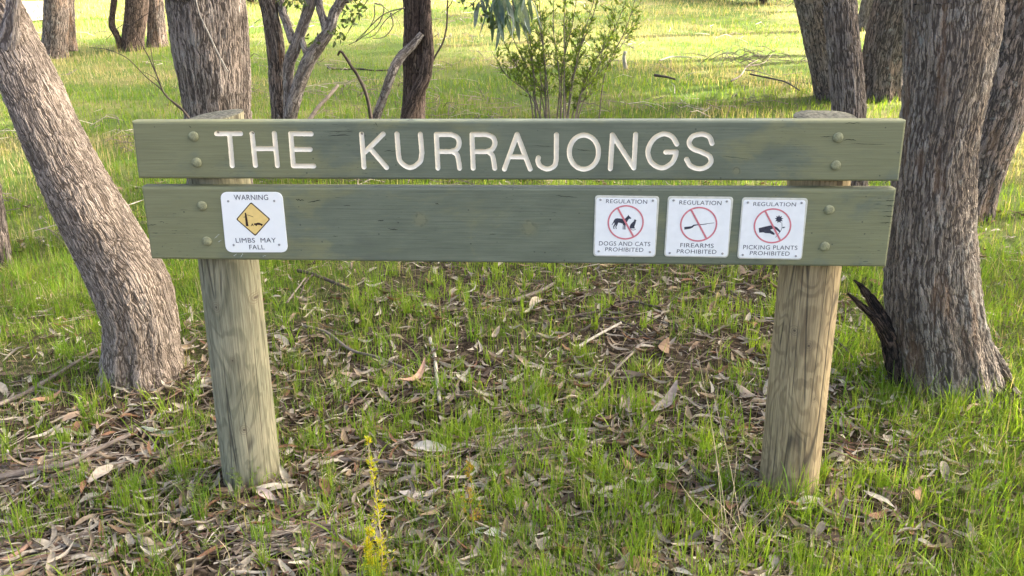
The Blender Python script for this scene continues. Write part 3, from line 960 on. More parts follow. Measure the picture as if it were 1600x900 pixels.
def regulation(ox, corners, reg_q, circ, slash, lines, symbols, name, label, scpx):
    def z(*p): return [(ox + x / 8.1826, 298 + y / 8.1826) for x, y in p]
    pl = plate_mesh(name, round_quad(z(*corners), 5.0), -0.0002, Y1, M['plate_b'], sign)
    pl['label'] = label
    c = [np.array(p, float) for p in corners]
    ins = [c[0] + (16, 28), c[1] + (-30, 24), c[2] + (-10, -16), c[3] + (18, -14)]
    st = plate_mesh('sticker', round_quad(z(*ins), 4.2), Y1, Y1 - 0.0004, M['sticker'], pl, 0.0002)
    text_on('REGULATION', z(*reg_q), Y2, M['ink'], pl)
    for body, q in lines: text_on(body, z(*q), Y2, M['ink'], pl)
    sym = []
    for s in symbols: sym.append(z(*s))
    flat_mesh('black_symbol', sym, Y2 - 0.0001, M['ink'], pl)
    cx, cy, rx, ry, skew = circ
    pol = []
    N = 56
    for i in range(N):
        t0, t1 = 2 * math.pi * i / N, 2 * math.pi * (i + 1) / N
        e = lambda t, k: (cx + (rx + k) * math.cos(t) + skew * math.sin(t), cy + (ry + k) * math.sin(t))
        pol.append(z(e(t0, 10), e(t1, 10), e(t1, -10), e(t0, -10)))
    flat_mesh('prohibition_ring', pol, Y3, M['red'], pl)
    flat_mesh('prohibition_bar', [z(*line_poly(slash[0], slash[1], 24))], Y3 - 0.0002, M['red'], pl)
    screws(z(*scpx), Y1 - 0.0004, pl)

dog = [(290, 432), (308, 405), (322, 372), (338, 354), (362, 348), (400, 352), (442, 358), (466, 350), (486, 330), (498, 318), (502, 302), (512, 318), (524, 328), (543, 349), (530, 358), (512, 354), (500, 374), (486, 398), (470, 422), (466, 470), (469, 491), (448, 491), (454, 482), (450, 436), (442, 436), (444, 491), (432, 491), (436, 420), (404, 408), (376, 404), (362, 438), (350, 456), (352, 474), (360, 484), (345, 484), (339, 456), (348, 430), (328, 448), (323, 472), (331, 484), (314, 482), (311, 450), (326, 424), (329, 402), (314, 414), (297, 436)]
cat = [(527, 482), (521, 455), (532, 428), (556, 402), (574, 388), (578, 370), (588, 361), (597, 369), (608, 376), (601, 392), (598, 408), (590, 430), (581, 456), (589, 480), (556, 478)]
regulation(920, ((80, 58), (902, 70), (850, 845), (56, 835)), ((222, 105), (747, 112), (743, 165), (218, 155)), (470, 401, 222, 211, -6), ((368, 218), (570, 584)),
           [('DOGS AND CATS', ((132, 642), (787, 652), (783, 706), (128, 696))), ('PROHIBITED', ((212, 720), (698, 727), (694, 780), (206, 770)))],
           [dog, cat] + poly_line([(533, 488), (560, 500), (584, 497), (599, 488)], 6), 'regulation_notice', 'white notice prohibiting dogs and cats', ((150, 112), (818, 122), (780, 780), (126, 770)))
gun = [(277, 460), (330, 455), (370, 450), (400, 430), (450, 427), (500, 424), (560, 417), (565, 414), (660, 405), (661, 410), (566, 421), (566, 425), (480, 436), (430, 440), (404, 448), (384, 468), (352, 482), (280, 494)]
regulation(1035, ((70, 68), (907, 78), (838, 854), (20, 838)), ((218, 120), (757, 128), (750, 183), (213, 172)), (461, 425, 228, 213, -10), ((364, 238), (566, 618)),
           [('FIREARMS', ((230, 665), (656, 675), (651, 728), (225, 718))), ('PROHIBITED', ((187, 745), (691, 752), (686, 805), (180, 795)))],
           [gun], 'regulation_notice', 'white notice prohibiting firearms', ((142, 120), (822, 132), (766, 800), (92, 792)))
hand = [(287, 475), (360, 457), (440, 440), (485, 450), (522, 464), (548, 492), (568, 518), (556, 532), (530, 510), (506, 490), (470, 482), (436, 494), (446, 506), (474, 526), (492, 546), (486, 563), (460, 556), (430, 541), (370, 538), (345, 528), (294, 533)]
star = [(547 + (56 if i % 2 == 0 else 33) * math.sin(math.pi * i / 9), 360 - (54 if i % 2 == 0 else 32) * math.cos(math.pi * i / 9)) for i in range(18)]
regulation(1150, ((78, 85), (919, 95), (838, 880), (13, 865)), ((222, 142), (767, 148), (760, 198), (217, 192)), (463, 445, 231, 215, -10), ((368, 254), (566, 638)),
           [('PICKING PLANTS', ((92, 690), (784, 700), (780, 753), (87, 745))), ('PROHIBITED', ((180, 768), (686, 775), (680, 828), (171, 818)))],
           [hand, star, [(588, 466), (602, 458), (628, 459), (612, 475), (590, 474)]] + poly_line([(582, 400), (586, 460), (578, 492), (556, 528), (502, 594)], 6), 'regulation_notice', 'white notice prohibiting the picking of plants', ((150, 146), (836, 152), (762, 832), (84, 816)))

# ================================================================== TREES
M['leaf'] = mat_leafy('gum_foliage', 0.35)
M['grass'] = mat_leafy('grass_blades', 0.5, rough=0.45, spec=0.3)
M['litter'] = mat_leafy('dry_leaf', 0.12, rough=0.7, spec=0.2, tcol=(1.1, 0.9, 0.6))
M['bark_lean'] = mat_bark('furrowed_pinkish_bark', (0.375, 0.310, 0.260), (0.10, 0.077, 0.060), (0.315, 0.255, 0.21), 78, 0.20, 0.010, warp=0.045)
M['bark_right'] = mat_bark('rough_grey_brown_bark', (0.33, 0.29, 0.25), (0.085, 0.068, 0.057), (0.265, 0.210, 0.165), 70, 0.20, 0.0125, warp=0.04, lichen=0.4, char=0.15, fib=0.45, strip=0.45)
M['bark_dark'] = mat_bark('dark_scaly_bark', (0.225, 0.188, 0.170), (0.058, 0.047, 0.042), (0.29, 0.215, 0.175), 46, 0.26, 0.013, fib=0.5, warp=0.04, lichen=0.5, char=0.55, strip=0.45)
M['bark_grey'] = mat_bark('grey_furrowed_bark', (0.30, 0.255, 0.225), (0.074, 0.059, 0.050), (0.245, 0.195, 0.165), 56, 0.20, 0.014, warp=0.03, lichen=0.2, fib=0.45)
M['bark_pale'] = mat_bark('pale_flaky_bark', (0.33, 0.29, 0.265), (0.095, 0.078, 0.070), (0.255, 0.212, 0.188), 38, 0.26, 0.009, warp=0.07, lichen=0.4)
M['bark_brown'] = mat_bark('dark_brown_bark', (0.155, 0.115, 0.098), (0.040, 0.030, 0.026), (0.125, 0.088, 0.073), 40, 0.22, 0.012, warp=0.06)
M['char'] = mat_bark('charred_wood', (0.040, 0.034, 0.031), (0.008, 0.007, 0.007), (0.13, 0.085, 0.06), 80, 0.12, 0.010, warp=0.04, fib=.5)

def px_path(spec, y0=None):
    """spec rows: (u, v, width_px, y) on vertical planes -> points and radii"""
    P, R_ = [], []
    for (u, v, w, y) in spec:
        p = at_y(u, v, y); P.append(p); R_.append(w / 2 * depth(p) / FPX)
    return P, R_

def leaf_cloud(centers, radii, n, size, cols, hang=0.75, seed=0):
    """diamond leaves on a few blades each, spread through clumps"""
    rg = np.random.default_rng(seed)
    k = rg.integers(0, len(centers), n)
    d = rg.normal(size=(n, 3)); d /= np.linalg.norm(d, axis=1)[:, None]
    rr = rg.random(n) ** 0.45
    C = np.asarray(centers)[k] + d * (rr * np.asarray(radii)[k])[:, None] * np.array([1, 1, 0.75])
    ax = rg.normal(size=(n, 3)); ax[:, 2] = ax[:, 2] * 0.5 - hang * 1.6; ax /= np.linalg.norm(ax, axis=1)[:, None]
    sd_ = np.cross(ax, rg.normal(size=(n, 3))); sd_ /= np.linalg.norm(sd_, axis=1)[:, None]
    nr = np.cross(ax, sd_)
    L = size * rg.uniform(0.7, 1.3, n); W = L * rg.uniform(0.16, 0.26, n)
    p0 = C; p1 = C + ax * (L * 0.4)[:, None] + sd_ * (W * 0.5)[:, None]; p2 = C + ax * L[:, None] + nr * (L * 0.12)[:, None]; p3 = C + ax * (L * 0.4)[:, None] - sd_ * (W * 0.5)[:, None]
    V = np.stack([p0, p1, p2, p3], 1).reshape(-1, 3)
    i = np.arange(n)[:, None] * 4
    F = np.hstack([i, i + 1, i + 2, i + 3])
    cc = np.asarray(cols)[rg.integers(0, len(cols), n)] * rg.uniform(0.75, 1.25, (n, 1))
    return mesh_np('crown', V, F, np.repeat(cc, 4, 0))

GUM = [(0.075, 0.105, 0.050), (0.060, 0.095, 0.045), (0.095, 0.115, 0.055), (0.11, 0.12, 0.05)]

def limbs_and_crown(root, top, r_top, bark, centers, radii, n, seed, size=0.16):
    rg = np.random.default_rng(seed)
    top = np.asarray(top, float)
    for c in centers:
        c = np.asarray(c, float)
        mid = top * 0.5 + c * 0.5 + rg.normal(size=3) * 0.18 + np.array([0, 0, -0.15])
        P, Rr = rpath([top - np.array([0, 0, 0.1]), mid, c], [r_top * 0.75, r_top * 0.5, r_top * 0.16], 0.15)
        link('limb', tube_mesh('limb', P, Rr, 8, seed=seed), bark, root)
        for q in range(4):
            e = c + rg.normal(size=3) * np.array([0.7, 0.7, 0.45])
            P, Rr = rpath([c * 0.8 + mid * 0.2, (c + e) / 2 + rg.normal(size=3) * 0.08, e], [r_top * 0.16, r_top * 0.1, 0.006], 0.2)
            link('branch', tube_mesh('branch', P, Rr, 5, seed=seed), bark, root)
    link('crown', leaf_cloud(centers, radii, n, size, GUM, seed=seed), M['leaf'], root)

def tree_trunk(root, P, R_, bark, steps, nseg, **kw):
    P, Rr = rpath(P, R_, steps)
    return link('trunk', tube_mesh('trunk', P, Rr, nseg, **kw), bark, root)

# --- leaning tree, left foreground
gb = ground(222, 606)
yl = gb[1] + 0.12
spec = [(226, 625, 128, yl), (223, 585, 122, yl), (220, 540, 113, yl), (217, 495, 112, yl), (200, 440, 118, yl), (170, 385, 108, yl), (140, 330, 104, yl), (104, 260, 97, yl), (76, 200, 92, yl),
        (50, 140, 88, yl + .02), (22, 80, 84, yl + .04), (-6, 25, 88, yl + .06), (-40, -50, 80, yl + .1)]
P, R_ = px_path(spec)
P[0][2] = gb[2] - 0.05
R_ = [r * (1.0) for r in R_]
t = thing('gum_tree', gb, 'leaning gum tree with furrowed pinkish bark left of the sign', 'tree')
up = [P[-1] + np.array(d) for d in ((-0.35, 0.1, 0.6), (-0.8, 0.25, 1.6), (-1.1, 0.3, 2.8))]
tree_trunk(t, P + up, R_ + [R_[-1] * .9, R_[-1] * .75, R_[-1] * .55], M['bark_lean'], [0.0080] * (len(P) - 1) + [0.06] * 3, 132, lump=0.05, seed=2, flare=0.10, flare_h=0.10, flutes=5, twist=0.5)
lb, lr = px_path([(14, 70, 40, yl - .02), (17, 40, 26, yl - .05), (20, 10, 20, yl - .06), (24, -30, 18, yl - .05), (30, -120, 15, yl)])
Pp, Rr = rpath(lb, lr, 0.01)
link('limb', tube_mesh('limb', Pp, Rr, 40, lump=0.04, seed=5), M['bark_pale'], t)
limbs_and_crown(t, up[-1], R_[-1] * .55, M['bark_lean'], [up[-1] + np.array(d) for d in ((-0.8, 0.2, 1.6), (-2.2, 0.4, 1.5), (-1.4, -0.8, 2.6))], [1.1, 1.0, 1.1], 2200, 21)

# --- big tree, right foreground, with its burnt splinter and root
gb = ground(1470, 628)
yr = gb[1] + 0.17
spec = [(1476, 655, 165, yr), (1476, 615, 158, yr), (1470, 560, 146, yr), (1462, 500, 140, yr), (1455, 430, 135, yr), (1455, 360, 128, yr), (1459, 300, 124, yr), (1463, 240, 118, yr), (1471, 180, 120, yr),
        (1479, 120, 128, yr), (1485, 60, 138, yr), (1490, 0, 144, yr), (1496, -60, 140, yr)]
P, R_ = px_path(spec)
P[0][2] = gb[2] - 0.08
t = thing('gum_tree', gb, 'thick rough barked gum tree right of the sign with burnt base', 'tree')
up = [P[-1] + np.array(d) for d in ((0.05, 0.05, 0.7), (0.2, 0.2, 1.8), (0.3, 0.3, 3.0))]
tree_trunk(t, P + up, R_ + [R_[-1] * .9, R_[-1] * .75, R_[-1] * .6], M['bark_right'], [0.0080] * (len(P) - 1) + [0.06] * 3, 146, lump=0.06, seed=6, flare=0.16, flare_h=0.13, flutes=6, twist=-0.15)
limbs_and_crown(t, up[-1], R_[-1] * .6, M['bark_right'], [up[-1] + np.array(d) for d in ((-0.9, 0.6, 1.6), (1.4, -0.2, 1.9), (0.8, 1.4, 1.8), (0.1, 0.2, 2.8))], [1.1, 1.2, 1.2, 1.2], 3500, 22)
ro, rr_ = px_path([(1500, 500, 40, yr - .04), (1528, 535, 36, yr - .05), (1552, 563, 28, yr - .06), (1570, 588, 19, yr - .07), (1582, 604, 10, yr - .07)])
Pp, Rr = rpath(ro, rr_, 0.006)
link('root', tube_mesh('root', Pp, Rr, 48, lump=0.10, seed=9), M['bark_right'], t)
for spec in ([(1400, 600, 22, yr - .10), (1394, 560, 22, yr - .11), (1386, 525, 21, yr - .12), (1369, 500, 15, yr - .13), (1347, 478, 11, yr - .13), (1324, 458, 3, yr - .14)],
             [(1393, 560, 22, yr - .08), (1386, 520, 24, yr - .08), (1374, 492, 21, yr - .07), (1358, 464, 15, yr - .06), (1344, 446, 9, yr - .06), (1334, 437, 3, yr - .06)]):
    ro, rr_ = px_path(spec)
    Pp, Rr = rpath(ro, rr_, 0.006)
    s_ = link('burnt_splinter', tube_mesh('burnt_splinter', Pp, Rr, 28, lump=0.28, seed=4, flat=0.7), M['char'], t)
    s_['label'] = 'charred black splinter of broken trunk'

# --- the other trees: name, label, trunk spec list
def simple_tree(label, base, trunks, bark, up_d, centers, radii, n, seed, nseg=70, step=0.014, cat='tree', lump=0.06, flare=0.12, flutes=5):
    t = thing('gum_tree', base, label, cat)
    top = None; rt = 0.05
    for q, (spec, go_up) in enumerate(trunks):
        P, R_ = px_path(spec)
        k = len(P) - 1
        st = [step] * k
        if go_up:
            up = [P[-1] + np.array(d) for d in up_d]
            P = P + up; R_ = R_ + [R_[-1] * f for f in np.linspace(.92, .6, len(up))]; st = st + [0.08] * len(up)
            if top is None: top, rt = P[-1], R_[-1]
        tree_trunk(t, P, R_, bark if not isinstance(bark, list) else bark[q], st, nseg, lump=lump, seed=seed + q * 3, flare=flare if q == 0 else 0, flare_h=0.16, flutes=flutes)
    if top is not None and n:
        limbs_and_crown(t, top, rt, M['bark_grey'], [top + np.array(c) for c in centers], radii, n, seed)
    return t

UP = ((0.1, 0.1, 1.0), (0.2, 0.3, 2.2), (0.3, 0.3, 3.4))
CR4 = ((-1.3, 0.4, 1.2), (1.3, 0.6, 1.4), (0.2, -1.1, 1.7), (0.1, 0.9, 2.4))
# trunk behind the sign at the left
yb = 3.3
g0 = at_y(338, 330, yb); g0[2] = gz(g0[0], g0[1])
simple_tree('broad grey trunk rising behind the left end of the sign', g0,
            [([(345, 420, 104, yb), (342, 330, 96, yb), (339, 250, 92, yb), (336, 180, 92, yb), (331, 120, 102, yb), (324, 60, 112, yb), (318, 0, 116, yb), (312, -60, 118, yb)], True),
             ([(372, 300, 44, yb + .06), (371, 200, 44, yb + .06), (370, 140, 44, yb + .05), (369, 80, 42, yb + .05), (365, 20, 42, yb + .04), (361, -50, 40, yb + .04)], True)],
            [M['bark_grey'], M['bark_grey']], UP, CR4, [1.2, 1.2, 1.2, 1.2], 3600, 31, nseg=120, step=0.010)
# small trunk cut by the left edge
gb = ground(-10, 418)
yy = gb[1] + .08
simple_tree('slim trunk cut off by the left edge of the picture', gb, [([(-8, 425, 50, yy), (-10, 380, 44, yy), (-16, 330, 42, yy), (-26, 250, 40, yy), (-40, 120, 40, yy), (-50, 0, 40, yy)], True)],
            M['bark_dark'], UP, CR4, [1, 1, 1, 1], 1500, 33, nseg=60)
# many-stemmed tree
yb = 4.6
g0 = at_y(440, 240, yb); g0[2] = gz(g0[0], g0[1])
simple_tree('many stemmed tree with one black trunk and pale forked limbs', g0,
            [([(438, 262, 36, yb), (436, 220, 28, yb), (437, 180, 27, yb), (434, 130, 27, yb), (430, 70, 28, yb), (422, 20, 26, yb), (414, -40, 26, yb)], True),
             ([(452, 262, 26, yb - .1), (453, 220, 24, yb - .1), (452, 182, 19, yb - .1), (450, 140, 16, yb - .1), (452, 100, 18, yb - .1), (462, 72, 19, yb - .1), (474, 38, 17, yb - .08), (486, 0, 18, yb - .06), (494, -40, 16, yb - .05)], True),
             ([(458, 66, 13, yb - .1), (449, 40, 13, yb - .05), (440, 12, 14, yb), (434, -20, 13, yb + .02), (428, -60, 12, yb + .04)], False),
             ([(450, 200, 20, yb - .16), (462, 150, 21, yb - .16), (480, 100, 22, yb - .16), (500, 68, 21, yb - .15), (514, 48, 18, yb - .14), (522, 22, 17, yb - .12), (534, 0, 17, yb - .1), (552, -30, 15, yb - .08)], True),
             ([(511, 52, 14, yb - .15), (505, 30, 13, yb - .12), (499, 8, 12, yb - .08), (496, -30, 11, yb - .04)], False),
             ([(480, 84, 12, yb - .12), (475, 72, 10, yb - .12), (471, 56, 7, yb - .10)], False)],
            [M['bark_dark'], M['bark_pale'], M['bark_pale'], M['bark_pale'], M['bark_pale'], M['bark_pale']], UP, CR4, [1.2, 1.2, 1.2, 1.2], 3000, 35, nseg=60, step=0.016, flare=0.1)
# dark brown tree with bleached leaning limb
yb = 5.0
g0 = at_y(648, 230, yb); g0[2] = gz(g0[0], g0[1])
tb = simple_tree('dark brown twisted trunk behind the sign with a bleached limb', g0,
            [([(644, 258, 46, yb), (645, 210, 40, yb), (646, 180, 37, yb), (648, 130, 36, yb), (649, 80, 38, yb), (650, 30, 38, yb), (650, -40, 38, yb)], True),
             ([(630, 240, 26, yb - .12), (636, 190, 24, yb - .12), (648, 155, 22, yb - .12), (664, 118, 20, yb - .11), (669, 80, 18, yb - .1), (666, 40, 18, yb - .1), (664, -30, 16, yb - .08)], False),
             ([(580, 235, 15, yb - .25), (586, 190, 14, yb - .25), (600, 150, 14, yb - .25), (612, 115, 15, yb - .25), (625, 90, 15, yb - .2), (645, 70, 13, yb - .17), (659, 52, 9, yb - .15)], False)],
            [M['bark_brown'], M['bark_brown'], M['bark_pale']], UP, CR4, [1.2, 1.2, 1.2, 1.2], 3000, 37, nseg=70, step=0.016, flare=0.1)
# background trunks, upper left
def far_tree(label, pxb, spec, bark, seed, n=1600):
    gb = ground(*pxb)
    yy = gb[1] + .15
    tr = []
    for q, s in enumerate(spec):
        tr.append(([(u, v, w, yy + dy) for (u, v, w, dy) in s], q == 0))
    return simple_tree(label, gb, tr, bark, UP, CR4, [1.3, 1.3, 1.3, 1.3], n, seed, nseg=44, step=0.03, flare=0.15)
far_tree('twin grey trunks standing alone in the grass at upper left', (86, 92), [[(85, 98, 40, 0), (85, 80, 37, 0), (87, 50, 37, 0), (88, 0, 36, 0), (88, -40, 36, 0)], [(112, 80, 20, .2), (109, 60, 19, .2), (107, 20, 19, .2), (106, -30, 19, .2)]], M['bark_dark'], 41)
far_tree('short brown trunk with a thin curved stem, upper left', (208, 80), [[(208, 88, 36, 0), (208, 60, 32, 0), (212, 30, 34, 0), (214, 0, 36, 0), (214, -40, 36, 0)], [(188, 76, 9, -.1), (184, 58, 10, -.1), (175, 40, 10, -.1), (176, 20, 9, -.1), (180, -10, 10, -.1), (184, -40, 9, -.1)]], M['bark_brown'], 43)
far_tree('grey trunk tucked behind the short brown one, upper left', (246, 74), [[(246, 80, 32, 0), (245, 50, 28, 0), (242, 0, 27, 0), (240, -40, 27, 0)]], M['bark_dark'], 45)
# right hand group
gb = ground(1300, 158)
yy = gb[1] + .2
simple_tree('dark slanting trunk behind the right post, farther back', gb, [([(1306, 170, 62, yy), (1304, 150, 58, yy), (1297, 100, 62, yy), (1288, 50, 66, yy), (1280, 0, 72, yy), (1274, -50, 70, yy)], True)], M['bark_dark'], UP, CR4, [1.2] * 4, 1500, 51, nseg=80, step=0.016)
yb = 3.3
g0 = at_y(1322, 330, yb); g0[2] = gz(g0[0], g0[1])
simple_tree('upright grey trunk just behind the top of the right post', g0, [([(1330, 410, 62, yb), (1328, 330, 56, yb), (1327, 250, 52, yb), (1326, 180, 51, yb), (1323, 120, 50, yb), (1317, 60, 50, yb), (1312, 0, 50, yb), (1308, -50, 49, yb)], True)], M['bark_grey'], UP, CR4, [1.2] * 4, 2500, 53, nseg=90, step=0.011)
gb = ground(1384, 156)
yy = gb[1] + .2
simple_tree('black patched trunk leaning right, between the right hand trees', gb, [([(1378, 168, 84, yy), (1380, 140, 74, yy), (1384, 100, 72, yy), (1394, 50, 76, yy), (1408, 0, 82, yy), (1420, -50, 82, yy)], True)], M['bark_dark'], UP, CR4, [1.2] * 4, 2500, 55, nseg=90, step=0.016)
gb = ground(1500, 345)
yy = gb[1] + .2
simple_tree('dark mottled trunk leaning right at the right edge', gb, [([(1496, 360, 100, yy), (1504, 320, 92, yy), (1524, 250, 96, yy), (1548, 180, 100, yy), (1566, 110, 100, yy), (1578, 50, 100, yy), (1588, 0, 100, yy), (1600, -60, 100, yy)], True)], M['bark_dark'], UP, CR4, [1.3] * 4, 3000, 57, nseg=120, step=0.012)

# --- unseen trees added so their crowns shade the foreground and meadow
def shade_tree(x, y, h, cr, n, seed, label='tall unseen gum tree added off to the right to cast shade', group='unseen trees added to cast shade'):
    g = np.array([x, y, gz(x, y)])
    t = thing('gum_tree', g, label, 'tree', group)
    top = g + np.array([0.2, 0.1, h * 0.55])
    P, Rr = rpath([g - np.array([0, 0, .1]), g + np.array([0.1, 0, h * .2]), g + np.array([.05, .1, h * .4]), top], [.26, .2, .17, .13], 0.12)
    link('trunk', tube_mesh('trunk', P, Rr, 24, lump=0.05, seed=seed, flare=.2, flutes=5), M['bark_grey'], t)
    rg = np.random.default_rng(seed)
    cs_ = [top + np.array([math.cos(a) * cr * .65, math.sin(a) * cr * .65, z]) for a, z in zip(np.linspace(0, 6.28, 6)[:-1] + rg.random(), rg.uniform(0.4, h * .4, 5))] + [top + np.array([0, 0, h * .36])]
    limbs_and_crown(t, top, .13, M['bark_grey'], cs_, [cr * .62] * 6, n, seed, 0.2)
for k, (x, y, h, cr, n) in enumerate(((9.4, 1.2, 8.5, 2.6, 8000), (8.8, 4.6, 8.0, 2.6, 9000), (13.2, 2.8, 10.5, 3.0, 8000), (7.2, -1.0, 7.0, 2.3, 6000), (12.6, 7.4, 10.0, 2.8, 9000), (11.0, 5.2, 12.5, 2.6, 9000), (9.9, 12.4, 9.0, 2.6, 12000), (11.2, 14.6, 12.5, 3.0, 13000), (7.1, 17.2, 12.0, 3.0, 13000), (14.5, 24.0, 12.0, 3.4, 14000), (18.2, 28.5, 12.0, 3.4, 12000), (6.8, 7.6, 9.7, 2.5, 9000), (6.75, 13.8, 11.0, 2.6, 12000))):
    if 700 < project(np.array([x, y, 1.0]))[0] < 1600:  # trunk covered by nearer trunks; added only to shade the meadow
        shade_tree(x, y, h, cr, n, 61 + k, 'distant unseen gum tree added behind the right hand trunks for shade', 'unseen shade trees added behind the right hand trunks')
    else:
        shade_tree(x, y, h, cr, n, 61 + k)

# ================================================================== SHRUBS, HANGING LEAVES, TWIGS
def gum_leaf_strip(base, ax, side, L, W, bend, n=6):
    """one sickle leaf hanging from base along ax"""
    ax = ax / np.linalg.norm(ax); side = side - ax * (side @ ax); side /= np.linalg.norm(side); nr = np.cross(ax, side)
    V = []
    for i in range(n + 1):
        t = i / n
        w = W * (math.sin(math.pi * min(1, t * 0.97 + 0.03)) ** 0.8) * (1 - 0.25 * t)
        c = base + ax * (L * t) + side * (bend * L * (t * t)) + nr * (0.05 * L * math.sin(t * 5))
        V += [c - side * w / 2, c + nr * w * 0.12, c + side * w / 2]
    F = []
    for i in range(n):
        for j in (0, 1): F.append((i * 3 + j, i * 3 + j + 1, i * 3 + 3 + j + 1, i * 3 + 3 + j))
    return np.array(V), np.array(F)

def leaf_bunch(name, items, parent, mat):
    Vs, Fs, Cs, k = [], [], [], 0
    for V, F, c in items:
        Vs.append(V); Fs.append(F + k); Cs.append(np.repeat(np.array([c]), len(V), 0)); k += len(V)
    return link(name, smooth(mesh_np(name, np.vstack(Vs), np.vstack(Fs), np.vstack(Cs))), mat, parent)

M['twig'] = mat_stick('grey_brown_twig', (0.155, 0.125, 0.105), (0.25, 0.205, 0.175))
M['twig_dark'] = mat_stick('dark_twig', (0.070, 0.054, 0.045), (0.12, 0.092, 0.076))
M['twig_pale'] = mat_stick('bleached_stick', (0.36, 0.32, 0.27), (0.50, 0.45, 0.38))
M['twig_red'] = mat_stick('reddish_stick', (0.22, 0.13, 0.095), (0.31, 0.20, 0.15))
M['straw'] = mat_stick('dry_straw', (0.50, 0.38, 0.22), (0.62, 0.50, 0.31))

# blue-green gum leaves hanging into the top of the picture, on a long limb of the dark brown tree
rg = np.random.default_rng(5)
yh = 1.7
a0 = at_y(655, -330, 4.9)
pb = [a0, at_y(700, -330, 3.6), at_y(745, -190, 2.4), at_y(778, -70, yh + .1), at_y(792, -30, yh)]
P, Rr = rpath(pb, [0.05, 0.035, 0.02, 0.007, 0.004], 0.05)
link('leafy_branch', tube_mesh('leafy_branch', P, Rr, 8), M['twig'], tb)
items = []
for i in range(95):
    u = rg.uniform(748, 828); v = rg.uniform(-70, 36) - abs(u - 798) * 0.55
    y = yh + rg.uniform(-0.12, 0.12)
    L = rg.uniform(0.10, 0.19); ax = np.array([rg.normal(0, .28), rg.normal(0, .2), -1.0])
    V, F = gum_leaf_strip(at_y(u, v, y), ax, rg.normal(size=3), L, rg.uniform(.018, .034), rg.uniform(-.25, .25))
    c = np.array([(0.105, 0.155, 0.135), (0.13, 0.175, 0.155), (0.075, 0.125, 0.085), (0.16, 0.20, 0.19)][rg.integers(4)])
    items.append((V, F, c))
for i in range(60):
    u, v = [(722, -2), (745, 12), (760, 20), (770, 34)][i % 4]
    u += rg.normal(0, 6); v += rg.normal(0, 6)
    V, F = gum_leaf_strip(at_y(u, v, yh + rg.uniform(-.1, .1)), rg.normal(size=3) + np.array([0, 0, -.6]), rg.normal(size=3), rg.uniform(.018, .035), rg.uniform(.010, .018), 0, 4)
    items.append((V, F, np.array((0.09, 0.125, 0.045)) * rg.uniform(.7, 1.2)))
for pts in ([(788, -60), (798, -10), (806, 30)], [(780, -60), (772, -8), (764, 24)], [(775, -60), (750, -10), (735, 10)]):
    P, Rr = rpath([at_y(u, v, yh) for u, v in pts], [.004, .003, .0015], .01)
    link('twig', tube_mesh('twig', P, Rr, 6), M['twig'], tb)
lf = leaf_bunch('hanging_leaves', items, tb, M['leaf'])
lf['label'] = 'blue green sickle leaves hanging from above'

# leaf sprays on the many-stemmed tree
mst = [o for o in COL.objects if o.get('label', '').startswith('many stemmed')][0]
items = []
for (u, v, n_, s_) in ((552, 18, 40, 9), (540, 30, 16, 6), (527, 56, 26, 6), (488, 62, 14, 6), (470, 3, 26, 6), (447, 6, 14, 5), (560, 6, 18, 6)):
    for i in range(n_):
        V, F = gum_leaf_strip(at_y(u + rg.normal(0, s_), v + rg.normal(0, s_), 4.4 + rg.uniform(-.15, .15)), rg.normal(size=3), rg.normal(size=3), rg.uniform(.03, .055), rg.uniform(.016, .028), 0, 4)
        items.append((V, F, np.array((0.075, 0.105, 0.035)) * rg.uniform(.7, 1.4)))
leaf_bunch('foliage', items, mst, M['leaf'])
tw = []
for (pts, r) in (([(585, 5), (600, 12), (590, 40), (560, 62), (545, 70)], .004), ([(632, 12), (600, 22), (572, 48), (556, 64)], .004), ([(628, 14), (604, 30), (585, 55), (566, 60)], .003), ([(610, 20), (614, 40), (600, 58), (582, 60)], .004),
                 ([(575, 0), (560, 20), (550, 40), (538, 60)], .003), ([(585, 8), (584, 30), (570, 52), (556, 66)], .003), ([(540, 6), (548, 18), (552, 34), (544, 48)], .003), ([(590, 2), (620, 30), (626, 50)], .002)):
    P, Rr = rpath([at_y(u, v, 4.45 + .03 * i) for i, (u, v) in enumerate(pts)], np.linspace(r * 1.4, r * .6, len(pts)), 0.04)
    link('twig', tube_mesh('twig', P, Rr, 5), M['twig'], mst)

def dead_branch(name, label, pts, r0, r1, mat, y=None, sub=(), cat='branch', lift=0.0, nseg=10, lump=.08):
    """standing or lying dead branch; pts in pixels at plane y"""
    W = [at_y(u, v, y + (dy if dy else 0)) for (u, v, dy) in pts]
    t = thing(name, (W[0][0], W[0][1], gz(W[0][0], W[0][1])), label, cat)
    P, Rr = rpath(W, np.linspace(r0, r1, len(W)), 0.02)
    link('stem', tube_mesh('stem', P, Rr, nseg, lump=lump), mat, t)
    for sp, ra in sub:
        W = [at_y(u, v, y + dy) for (u, v, dy) in sp]
        P, Rr = rpath(W, np.linspace(ra, ra * .35, len(W)), 0.02)
        link('twig', tube_mesh('twig', P, Rr, 6), mat, t)
    return t
dead_branch('dead_branch', 'thin black dead branch standing beside the bleached limb', [(584, 240, 0), (580, 190, 0), (573, 150, 0), (560, 120, 0), (548, 102, 0), (539, 88, 0), (532, 80, .02), (528, 86, .05)], .016, .009, M['twig_dark'], 4.6)
dead_branch('dead_branch', 'dark curved twig rising right of the dark brown trunk', [(672, 105, 0), (680, 88, 0), (692, 66, 0), (698, 40, 0), (699, 12, 0), (701, -30, 0)], .008, .006, M['twig_dark'], 4.9, [([(699, 14, 0), (705, 5, 0), (712, -10, 0)], .005)])
dead_branch('fallen_branch', 'short bleached branch leaning in the grass by the many stemmed tree', [(482, 190, -.2), (495, 170, -.1), (512, 152, 0), (528, 133, .1)], .020, .014, M['twig'], 5.3)
